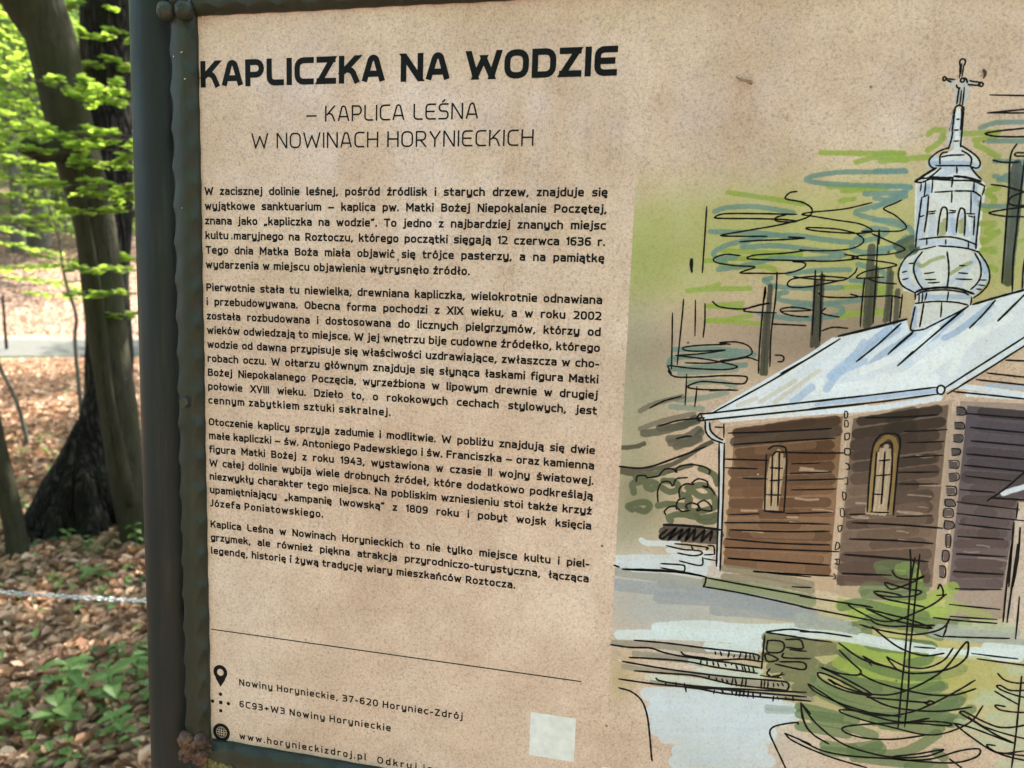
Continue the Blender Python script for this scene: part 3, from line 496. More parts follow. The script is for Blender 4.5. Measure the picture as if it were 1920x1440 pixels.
# ---- printed picture, painted into an image by numpy
INK = {10:[[5723,-877,5720,-901,5727,-915,5741,-916,5753,-907,5753,-888,5747,-873],[5733,-886,5727,-795],[5746,-873,5742,-804],[5728,-876,5733,-825],[5725,-870,5726,-833],[5736,-780,5738,-788,5747,-792,5756,-787,5760,-779,5758,-771,5749,-767,5739,-771,5736,-780],[5759,-795,5773,-782,5779,-762],[5626,-792,5628,-801,5637,-804,5645,-799,5647,-790,5642,-782,5633,-780,5627,-789],[5647,-793,5701,-785],[5654,-782,5680,-769],[5794,-775,5821,-768,5847,-766],[5784,-750,5823,-746,5852,-743],[5855,-750,5858,-760,5865,-762,5875,-755,5877,-748,5873,-739,5865,-736,5857,-741,5855,-750],[5849,-766,5852,-739],[5714,-749,5721,-733,5739,-728],[5733,-730,5730,-676,5729,-626],[5748,-714,5747,-619],[5764,-732,5764,-619],[5722,-576,5722,-601,5736,-615,5754,-614,5772,-600,5776,-581],[5720,-588,5719,-513,5717,-446],[5722,-443,5717,-386,5705,-328],[5775,-581,5778,-455,5779,-342],[5761,-597,5767,-550,5769,-455],[5739,-525,5753,-526],[5728,-454,5757,-455],[5735,-381,5765,-383],[5709,-338,5651,-316,5601,-271,5593,-239,5610,-210,5638,-199],[5703,-309,5671,-303,5658,-277,5663,-229],[5667,-276,5720,-287,5807,-289],[5779,-353,5830,-321,5882,-282,5909,-244,5909,-212,5890,-201,5853,-212],[5789,-318,5833,-292,5855,-263,5855,-222],[5637,-218,5757,-218,5853,-217],[5671,-203,5630,-161,5593,-132],[5516,-111,5556,-106,5609,-129],[5769,-209,5774,-168],[5859,-203,5894,-161,5930,-126],[5753,-136,5750,-77],[5514,-112,5551,-130,5601,-136],[5601,-130,5753,-120,5877,-116,5955,-83],[5557,-96,5556,-49],[5584,-116,5584,-15],[5627,-120,5629,-39],[5749,-136,5751,-76],[5886,-112,5890,-50],[5955,-83,5946,-23],[5569,-4,5605,-22],[5648,-40,5760,-49],[5772,-49,5884,-46,5937,-14],[5755,-45,5760,27],[5569,-1,5565,135,5560,244,5562,334],[5612,-15,5614,107,5608,230],[5875,-36,5887,105],[5940,-10,5939,131,5940,239,5941,334],[5913,118,5918,246],[5565,128,5593,118],[5623,93,5666,86],[5626,107,5661,101],[5754,81,5792,85],[5752,98,5789,95],[5862,102,5912,104],[5876,118,5908,125],[5694,253,5694,147,5703,72,5721,61,5737,79,5743,133,5747,225],[5810,230,5809,132,5819,71,5834,69,5848,85,5858,159,5862,251],[5579,282,5740,262,5842,274,5948,313],[5628,282,5631,316],[5748,282,5751,312],[5892,300,5895,332],[5943,313,5943,340],[5568,357,5689,327],[5706,324,5810,329,5898,341,5967,363],[5558,354,5499,418,5470,495,5473,551,5504,606,5586,652],[5608,367,5571,430,5564,493,5598,575,5642,630],[5765,364,5783,446,5791,528,5789,611],[5939,368,5981,442,5992,523,5972,579,5939,618],[5967,367,6021,441,6046,508,6044,577,6004,639,5963,675],[5531,449,5564,444],[5492,511,5520,502],[5500,561,5532,552],[5635,516,5695,506],[5644,557,5711,555],[5666,580,5735,574],[5853,455,5887,455],[5852,505,5909,509],[5839,548,5939,549],[5995,551,6029,550],[5986,585,6023,588],[5976,613,6007,615],[5602,666,5643,641,5775,626,5891,639,5930,656],[5588,648,5593,698],[5615,658,5618,721],[5637,647,5638,714],[5663,650,5655,702],[5800,639,5798,697],[5950,669,5949,724],[5595,726,5720,708,5847,709,5931,725],[5597,750,5589,828,5584,910,5630,914,5674,903],[5651,727,5646,812,5640,889],[5765,716,5768,814],[5674,903,5771,842,5855,790,5932,738],[5938,731,5834,832,5730,949],[6099,687,6031,790,5959,886],[6319,589,6200,736,6129,828],[5925,-680,6256,-667],[5923,-563,6268,-559],[5923,-563,6141,-582,6264,-592],[6277,-475,6154,-460,6023,-447,5930,-432,5941,-419,6010,-408,6160,-405,6285,-406],[6270,-303,6171,-301,6128,-301,6116,-289,6130,-279,6173,-279,6272,-280],[5988,-254,6036,-241,6099,-238,6148,-240],[5993,-92,6071,-82,6136,-63,6198,-45,6301,-14],[6295,-73,6198,-43,6132,-14,6112,16,6119,35,6156,47,6208,47,6307,40],[6307,34,6209,55,6087,75,6003,94,6027,107,6110,119,6216,121,6333,117],[6122,-359,6096,-306,6092,-219,6104,-63,6111,134,6119,333,6128,569],[6181,-306,6179,-121,6177,35,6180,232,6181,412,6198,628],[6274,310,6249,430,6257,611],[4130,68,4130,300,4129,549],[4749,-43,4701,-34,4671,0,4693,14,4787,32,4854,73,4852,121,4785,157,4625,198,4439,234,4244,274,4395,278,4567,276],[4759,118,4502,115,4264,118,4195,141,4230,151,4504,151,4681,156,4757,167,4705,173,4623,165,4621,141,4690,120],[4379,318,4516,306,4691,297,4821,284,4713,279],[4848,371,4699,394,4499,411,4439,436,4525,443,4761,445,4993,445,5162,427,5188,409,5102,395],[4390,417,4284,411,4207,441,4227,472,4361,491,4470,494,4494,503,4399,542,4533,542,4721,537,4824,501,4847,470,4820,456,4756,452,4912,442],[5133,560,4944,553,4771,576,4734,620,4776,637,4892,628,5095,579],[4948,672,4990,698,5128,700,5218,691,5166,674],[5218,691,5353,684,5442,678,5504,691],[4917,511,4924,712,4931,977],[4962,522,4970,711,4987,1024],[4582,643,4576,786,4573,1100,4580,1277],[4656,530,4659,721,4647,971,4656,1222],[4215,758,4273,796,4431,806,4549,774,4622,757,4537,775,4444,813,4493,826,4672,826],[4917,796,4787,781,4700,800,4732,830,4815,845,4897,846],[4707,812,4906,801],[5008,777,4982,809,5012,826,5105,841],[4649,908,4773,909,4885,911],[4996,944,5066,916,5169,918],[5124,996,4932,1139,4735,1269],[4006,748,4002,908,3988,1244],[4092,752,4105,1019],[4163,775,4170,914,4165,1027],[3930,853,3940,1065,3948,1278],[4365,1071,4290,1062,4400,1051,4486,1072,4523,1115,4504,1147,4408,1177,4299,1196],[4328,1073,4144,1088,4027,1110,4047,1131,4147,1132,4331,1114],[3974,1173,4148,1152,4331,1117],[3974,1173,4150,1186,4287,1203,4412,1228,4413,1245,4316,1263,4093,1264,3934,1253,3927,1273,3950,1311],[4046,1225,4214,1219,4361,1193,4493,1164,4567,1182],[4686,1136,4731,1136,4750,1154,4740,1180,4709,1184],[6100,688,6033,791,5957,883],[6329,568,6201,742,6130,830]],15:[[5641,-203,5581,-162,5516,-111],[5607,-142,5687,-136,5753,-137],[5316,222,5321,317]],14:[[5758,-148,5837,-139,5928,-113],[5595,645,5635,627,5748,610,5863,616,5961,648],[5962,721,6118,663,6269,611,6447,545]],3:[[5711,-592,5709,-519,5699,-443]],9:[[5253,32,5076,77,4850,103,4794,119,4852,127,5026,155,5174,177,5256,211,5269,235,5201,230],[5201,230,5402,229,5467,220,5488,191,5414,121,5338,81,5342,63,5395,40,5444,13],[5157,242,5031,217,4859,210,4834,219,4918,234,5146,246,5269,237],[5169,248,5217,283,5209,319,5133,356,4986,371,4848,371,4796,367],[5270,247,5374,292,5478,338,5485,361,5383,389,5216,400,5155,418,5275,431,5410,448,5450,463,5391,482,5259,509,5200,546,5218,560,5375,548],[5195,486,5176,529,5095,579,4887,573,4770,560],[5263,557,5344,585,5462,593],[5316,222,5315,317,5322,519,5334,875],[5250,557,5248,702,5250,902],[5442,678,5445,768,5445,864],[5507,664,5506,766,5504,832],[5516,874,5383,1019,5247,1155],[5599,937,5508,1032,5451,1093],[5611,1063,5520,1171]],16:[[4044,449,4042,489,4054,545],[4049,451,4053,514],[5111,978,5372,898,5551,838],[4582,643,4581,723]],11:[[3931,1275,3932,1304,3989,1336,4166,1326,4327,1308,4486,1305,4499,1336,4464,1362,4303,1361,4168,1362,4076,1406,4172,1421,4441,1411],[4240,1428,4387,1408],[4063,1314,4065,1545],[4144,1403,4137,1555],[3802,1588,3904,1527,4032,1483],[3873,1726,4023,1670,4213,1635],[5120,998,4697,1311,4278,1589],[3731,2174,3740,2129,3797,2121,3815,2140],[3815,2137,3896,2116,3915,2092,3948,2056,4004,2051,4033,2072,4019,2059],[4027,2076,4045,2030,4140,2005,4237,2015,4280,2040,4275,2070],[3907,2322,3900,2234,3927,2165,3982,2153,4012,2183,4037,2126,4119,2109],[4071,2277,4062,2205,4108,2160,4164,2159,4156,2145,4202,2112,4265,2129,4268,2172,4240,2167,4289,2177,4333,2225],[4108,2274,4061,2293,4050,2346,4094,2379,4149,2366],[4134,2353,4119,2332,4159,2306,4216,2323,4204,2361,4231,2351,4208,2309,4254,2278,4305,2315,4308,2356,4238,2353],[3973,2420,3961,2391,3994,2355,4043,2342,4051,2368],[3991,2665,4112,2682,4189,2678,4181,2652],[4054,2643,4166,2642,4299,2648,4293,2667],[4079,2716,4199,2725,4261,2704,4252,2682,4196,2681],[4305,2632,4347,2635,4357,2693],[4282,2709,4357,2696],[4368,2744,4284,2739],[4097,2778,4260,2797,4272,2732],[3957,2815,4120,2809,4142,2829,4140,2860],[3959,2850,4095,2860,4140,2860],[3598,2871,3636,2881],[3665,2895,3911,2881,4096,2872,4279,2881],[4396,1741,4661,1714,4984,1674,5117,1655],[4440,1826,4732,1783,5149,1725],[4380,1943,4544,1935,4697,1928],[4394,2009,4622,1998],[4527,2080,4700,2070],[4771,1858,4998,1848,5221,1831],[4865,1940,5056,1920],[4861,2014,5148,1980],[4846,2068,5231,2025],[4880,2140,5184,2106],[4446,2372,4660,2344],[4852,2324,5169,2284],[4413,2439,4778,2404,5164,2377],[4454,2491,4850,2466,5168,2431],[4427,2565,4790,2562,5177,2536],[4429,2634,4794,2610,5245,2581],[4462,2719,4801,2707,5189,2691],[4653,2802,4874,2791,5222,2774],[4680,1886,4686,2050,4699,2319],[4690,1843,4728,1816,4787,1815,4819,1847,4833,2037,4838,2316],[4724,1890,4732,2046,4742,2274],[4771,1855,4781,2042,4790,2270],[4724,1890,4745,1860,4771,1855],[4714,1983,4802,1980],[4721,2082,4806,2068],[4703,2192,4805,2185],[5516,869,5374,1030,5246,1156],[5602,924,5522,1008,5451,1093],[5929,737,5744,933,5523,1172],[4960,1469,5378,1390,5794,1310],[4964,1518,5383,1447,5798,1360],[5793,1328,5801,1304,5822,1297,5842,1313,5842,1340,5828,1359,5803,1354,5793,1328],[5847,1310,6067,1129,6304,935,6502,773],[5865,1354,6085,1179,6310,995,6510,844],[5903,1336,6115,1346,6349,1361,6569,1377],[6039,1243,6339,1263,6558,1276],[6100,1193,6333,1209,6552,1219],[6207,1097,6321,1097,6538,1095],[5339,1560,5598,1538,5819,1508],[5614,1643,5887,1610],[5642,1722,5875,1697],[5622,1832,5877,1797],[5601,1944,5855,1921],[5613,2031,5864,2009],[5617,2272,5849,2246],[5414,2259,5408,1978,5412,1777,5446,1690,5513,1665,5585,1695,5588,1886,5592,2266],[5447,2256,5443,1976,5439,1806],[5459,1758,5505,1732,5538,1760,5554,1966,5553,2231],[5495,1802,5501,2002,5504,2188],[5462,1870,5533,1857],[5447,1983,5543,1967],[5439,2121,5509,2118],[5440,2257,5559,2250],[5998,1486,6364,1496,6583,1499],[6034,1585,6375,1597,6594,1603],[6050,1680,6385,1689,6605,1696],[6029,1776,6395,1786,6616,1792],[6024,1859,6404,1870,6625,1877],[6040,1936,6329,1947],[6015,2037,6237,2038],[6001,2130,6402,2148],[6010,2214,6442,2226],[6031,2290,6366,2299],[6033,2383,6327,2374],[6039,2510,6354,2500],[6029,2645,6348,2631],[6193,2105,6302,2002,6405,1880,6601,1665],[6217,2080,6426,2076,6646,2068],[6391,2099,6390,2213],[6380,2244,6386,2426,6397,2718],[6423,2278,6433,2498,6423,2715],[6546,2092,6599,2695],[5767,2568,5756,2729,5761,3004,5768,3307,5769,3615,5774,3908],[5729,2513,5746,2647,5750,2826],[5796,2541,5796,2820,5800,3084,5799,3303,5817,3608,5818,3888],[5621,2685,5656,2729,5721,2743,5783,2732,5838,2706,5745,2772,5644,2826,5600,2813,5585,2782,5641,2793,5748,2814,5822,2817,5829,2834,5774,2865,5649,2886,5542,2880,5519,2859,5604,2855,5701,2867],[5999,2822,5915,2913,5767,3016,5666,3071,5560,3079,5448,3038,5346,2983,5443,2977,5514,2984],[6085,3225,6028,3332,5909,3407,5782,3410,5683,3374,5649,3358,5686,3405,5743,3452,5840,3463],[6253,3451,6134,3560,5938,3713,5785,3793,5626,3825,5404,3797,5229,3709,5118,3650,5173,3705,5346,3768,5570,3815],[6324,3641,6259,3774,6113,3884,5959,3928,5742,3907,5521,3879,5374,3845,5372,3820,5537,3814,5787,3812],[5932,3010,6080,3012,6349,3001],[6041,2987,6346,2972],[6028,3061,6010,3147],[5949,3137,6011,3151],[6010,3145,6194,3129,6441,3104],[6212,3250,6512,3250],[6251,3286,6556,3291,6814,3286],[6550,3378,6554,3557,6561,3859,6560,4093],[6393,3377,6438,3418,6501,3433,6571,3425,6676,3383],[6684,3454,6577,3482,6487,3495,6423,3468,6399,3478,6448,3507,6582,3535,6742,3528],[6388,3516,6452,3549,6548,3594],[6405,3635,6409,3622,6470,3624],[6405,3635,6453,3657,6595,3650,6750,3599],[6235,3741,6366,3806,6616,3850,6776,3836],[6436,3935,6380,3939,6414,3970,6488,3988,6626,3946],[6436,3985,6630,3982,6788,3943],[6382,2403,6382,2692,6388,2984],[6421,2399,6417,2688,6413,2987],[6472,2786,6481,3102],[6036,2515,6347,2501],[6029,2648,6351,2633],[6056,2774,6353,2746],[6029,2897,6358,2894],[5939,2839,6000,2825],[5940,2791,5951,2754,5976,2799,5978,2840]],12:[[4177,1606,4265,1596,4712,1512,5319,1400],[4180,1659,4214,1654,4716,1567,5324,1462],[4177,1606,4159,1646,4187,1661],[4185,1616,4214,1657],[4222,1663,4231,1741,4278,1795,4361,1821],[4254,1671,4267,1732,4318,1778,4359,1797],[4296,1701,4353,1700],[4358,1673,4365,1775],[4334,1827,4358,2222,4371,2588,4378,2792],[4372,1820,4390,2219,4401,2585,4407,2822],[4015,1812,4086,1789,4127,1786],[5296,2290,5399,2277],[5324,2350,5601,2336,5926,2332],[5312,2476,5612,2457,5873,2452],[5290,2598,5624,2590,5855,2592],[5288,2748,5615,2722],[4307,2885,4303,2933,4290,2968],[4290,2965,4607,2987,5085,3044],[4308,2891,4602,2916,5078,2954],[4462,2715,5058,2696],[4657,2797,5066,2798],[4940,2889,5072,2881],[4780,3271,4950,3229,5100,3229],[4781,3277,4954,3282,5105,3290],[4772,3302,4769,3490,4768,3576],[4796,3341,4850,3332,4905,3339,4921,3379,4900,3418,4858,3432,4797,3426,4796,3341],[4924,3315,5020,3302,5049,3331,5047,3373,4935,3377],[4963,3391,5081,3389],[4784,3464,4799,3447,4883,3480,4825,3509,4797,3499,4784,3464],[4917,3427,4925,3462,5117,3444],[4895,3499,5066,3482,5069,3539,4864,3523],[4829,3567,4810,3606,4834,3625],[4923,3584,4883,3632],[4850,3625,4937,3597],[4763,3631,4916,3630],[5068,3989,5056,3975,4955,4007,4886,4043,4868,4096,4914,4194,5004,4366,5026,4437],[5076,3810,5087,3882,5122,3987,5164,4041],[5076,3810,5152,3890],[4977,4078,5030,4125,5175,4181],[4977,4078,5072,4106,5172,4138],[4559,3493,4555,3510],[4606,3474,4594,3515],[4646,3465,4642,3514],[4674,3465,4677,3513],[4696,3466,4712,3508],[4621,3572,4635,3619],[4637,3572,4657,3622],[4671,3575,4682,3619],[4704,3575,4716,3620],[4661,3679,4658,3741],[4774,3666,4776,3734],[4798,3669,4797,3724],[4823,3671,4824,3720],[4863,3681,4867,3710],[4892,3680,4904,3696],[4924,3672,4937,3691],[4716,3773,4724,3825],[4773,3771,4773,3808],[4873,3786,4870,3827],[4900,3788,4913,3805],[4960,3782,4972,3796],[5011,3765,5018,3801],[5292,2599,5517,2595,5858,2590],[5288,2743,5619,2721],[5002,2957,5224,2967,5514,2984],[5008,3040,5232,3059,5506,3085],[5024,3237,5190,3225,5391,3232],[5028,3290,5256,3291],[5532,2882,5609,2909,5716,2920,5865,2937],[5472,2998,5555,3030,5666,3065,5826,3081,5945,3068],[5472,2998,5619,3022,5770,3046,5927,3092,5775,3097,5670,3113,5562,3109,5506,3079],[5440,3128,5566,3151,5781,3162,5935,3121,6013,3069,6040,3005],[5524,3132,5591,3184,5705,3261,5815,3301,5921,3308,6028,3274],[5304,3291,5479,3397,5699,3440,5808,3461,5964,3432,6095,3377,6170,3300,6185,3238,6176,3167,6141,3208,6063,3364,5969,3475,5820,3589,5676,3654,5502,3662,5368,3638,5259,3591,5312,3627],[5311,3346,5406,3432,5476,3490,5458,3527,5326,3531,5202,3505,5385,3573,5568,3668,5392,3666,5221,3609,5177,3550,5273,3564,5502,3656],[5467,3511,5603,3565,5800,3598,5981,3608,6136,3582,6264,3516],[5483,3372,5590,3418,5743,3446],[5483,3372,5548,3437],[5538,3694,5722,3685,5935,3674,5965,3657,6003,3666,5968,3686,5935,3677],[5503,3668,5672,3736,5835,3748,6046,3727,6253,3662],[5393,3801,5572,3833,5791,3855,5978,3794],[5791,3855,6001,3815,6122,3811,6098,3834,5845,3853,5524,3917,5390,3964,5421,4004,5555,4023,5750,4000,5959,3934],[5074,3809,5102,3946,5178,4050,5301,4113],[5074,3809,5193,3957,5372,4082,5543,4130,5763,4144,5975,4101,6076,4046,6095,4024,6034,4047,5920,4091,5763,4137],[5092,4116,5267,4177,5492,4184,5764,4156,5979,4144,6189,4114,6318,4048,6344,3994,6311,3981,6200,4019,6029,4110,5872,4150,5759,4157],[5095,4154,5327,4219,5587,4261],[6144,4091,6189,4120,6234,4150],[5826,3251,5965,3244],[6142,3805,6272,3895,6436,3985,6634,4018,6794,4003],[6142,3805,6264,3822,6477,3879,6544,3893,6422,3846,6258,3762,6181,3719,6200,3703,6254,3725,6362,3769,6467,3789,6605,3749,6757,3670]],13:[[3594,2064,3793,2058,4027,1959,4241,1856],[3595,2868,3637,2879],[3663,2894,3928,2871,4155,2868,4307,2885],[3601,3536,3755,3538,3918,3522,4024,3545,4197,3558,4423,3549,4622,3517,4760,3518],[3787,3474,4054,3463,4350,3465,4585,3461,4729,3466,4741,3506],[3754,3624,3912,3610,4200,3595,4428,3612,4740,3616],[4266,3561,4536,3560,4764,3570],[3703,3665,3974,3677,4205,3681,4544,3675,4874,3658,4961,3660,4977,3691,4966,3723],[3801,3731,4034,3718,4264,3704,4435,3722,4604,3735,4966,3723],[3973,3768,4015,3787,4212,3793,4495,3776,5107,3720],[3681,3818,3924,3820,4270,3809,4498,3819,4775,3807,5144,3785],[4202,3813,4439,3790,4663,3781,5109,3756],[4155,3520,4197,3546,4367,3547],[3685,3894,3787,3913,3873,3977,3921,4091,3949,4240,3975,4430,3984,4480],[4414,3485,4418,3505],[4453,3479,4463,3509],[4519,3470,4513,3514],[4312,3573,4309,3592],[4357,3573,4359,3600],[4403,3572,4410,3596],[4438,3571,4450,3603],[4495,3575,4503,3592],[4542,3565,4543,3574],[4576,3572,4589,3601],[4382,3683,4380,3706],[4433,3698,4446,3723],[4479,3701,4491,3724],[4515,3704,4525,3728],[4562,3685,4554,3742],[4578,3686,4593,3742],[4634,3681,4627,3743],[4050,3789,4052,3817],[4131,3782,4135,3810],[4197,3780,4215,3849],[4429,3804,4425,3830],[4485,3796,4497,3812],[4557,3779,4567,3820],[4596,3779,4593,3823],[4623,3775,4619,3825],[4651,3774,4649,3820],[4684,3772,4682,3822]],17:[[3960,2499,4171,2490,4390,2498],[3988,2538,3937,2595,3966,2607,4053,2524,4009,2610,4103,2526,4079,2603,4158,2513,4136,2605,4200,2517,4194,2599,4270,2517,4254,2600,4325,2519,4316,2594]],18:[[4699,2319,4838,2316]]}
LOOPS = [[0,5195,1522,5221,1525,5225,1564,5200,1568],[0,5204,1583,5230,1586,5234,1626,5209,1630],[0,5218,1684,5243,1687,5248,1727,5223,1731],[0,5227,1793,5252,1796,5257,1835,5232,1840],[0,5234,1910,5260,1913,5264,1953,5239,1957],[0,5233,2015,5258,2018,5263,2058,5238,2062],[0,5233,2127,5259,2130,5264,2170,5238,2175],[0,5227,2255,5253,2257,5258,2298,5232,2303],[0,5222,2383,5248,2385,5253,2426,5228,2431],[0,5220,2512,5246,2514,5251,2555,5225,2560],[0,5224,2636,5250,2638,5255,2680,5229,2685],[0,5224,2642,5241,2644,5245,2679,5228,2683],[0,5218,2752,5235,2754,5239,2789,5222,2793],[1,5928,1442,5984,1444,5991,1488,5936,1495],[1,5927,1549,5983,1551,5990,1596,5935,1602],[1,5929,1643,5986,1645,5993,1690,5937,1697],[1,5925,1741,5982,1743,5989,1788,5934,1795],[1,5919,1836,5975,1837,5983,1882,5927,1890],[1,5927,1926,5984,1927,5991,1973,5936,1980],[1,5921,2027,5978,2028,5985,2074,5929,2082],[1,5921,2115,5978,2115,5986,2161,5930,2169],[1,5919,2189,5976,2189,5984,2235,5927,2243],[1,5934,2275,5991,2275,5999,2322,5942,2330],[1,5950,2379,5986,2384,5995,2457,5960,2465],[1,5947,2491,5983,2496,5992,2570,5957,2578],[1,5931,2611,5967,2615,5976,2689,5941,2697]]
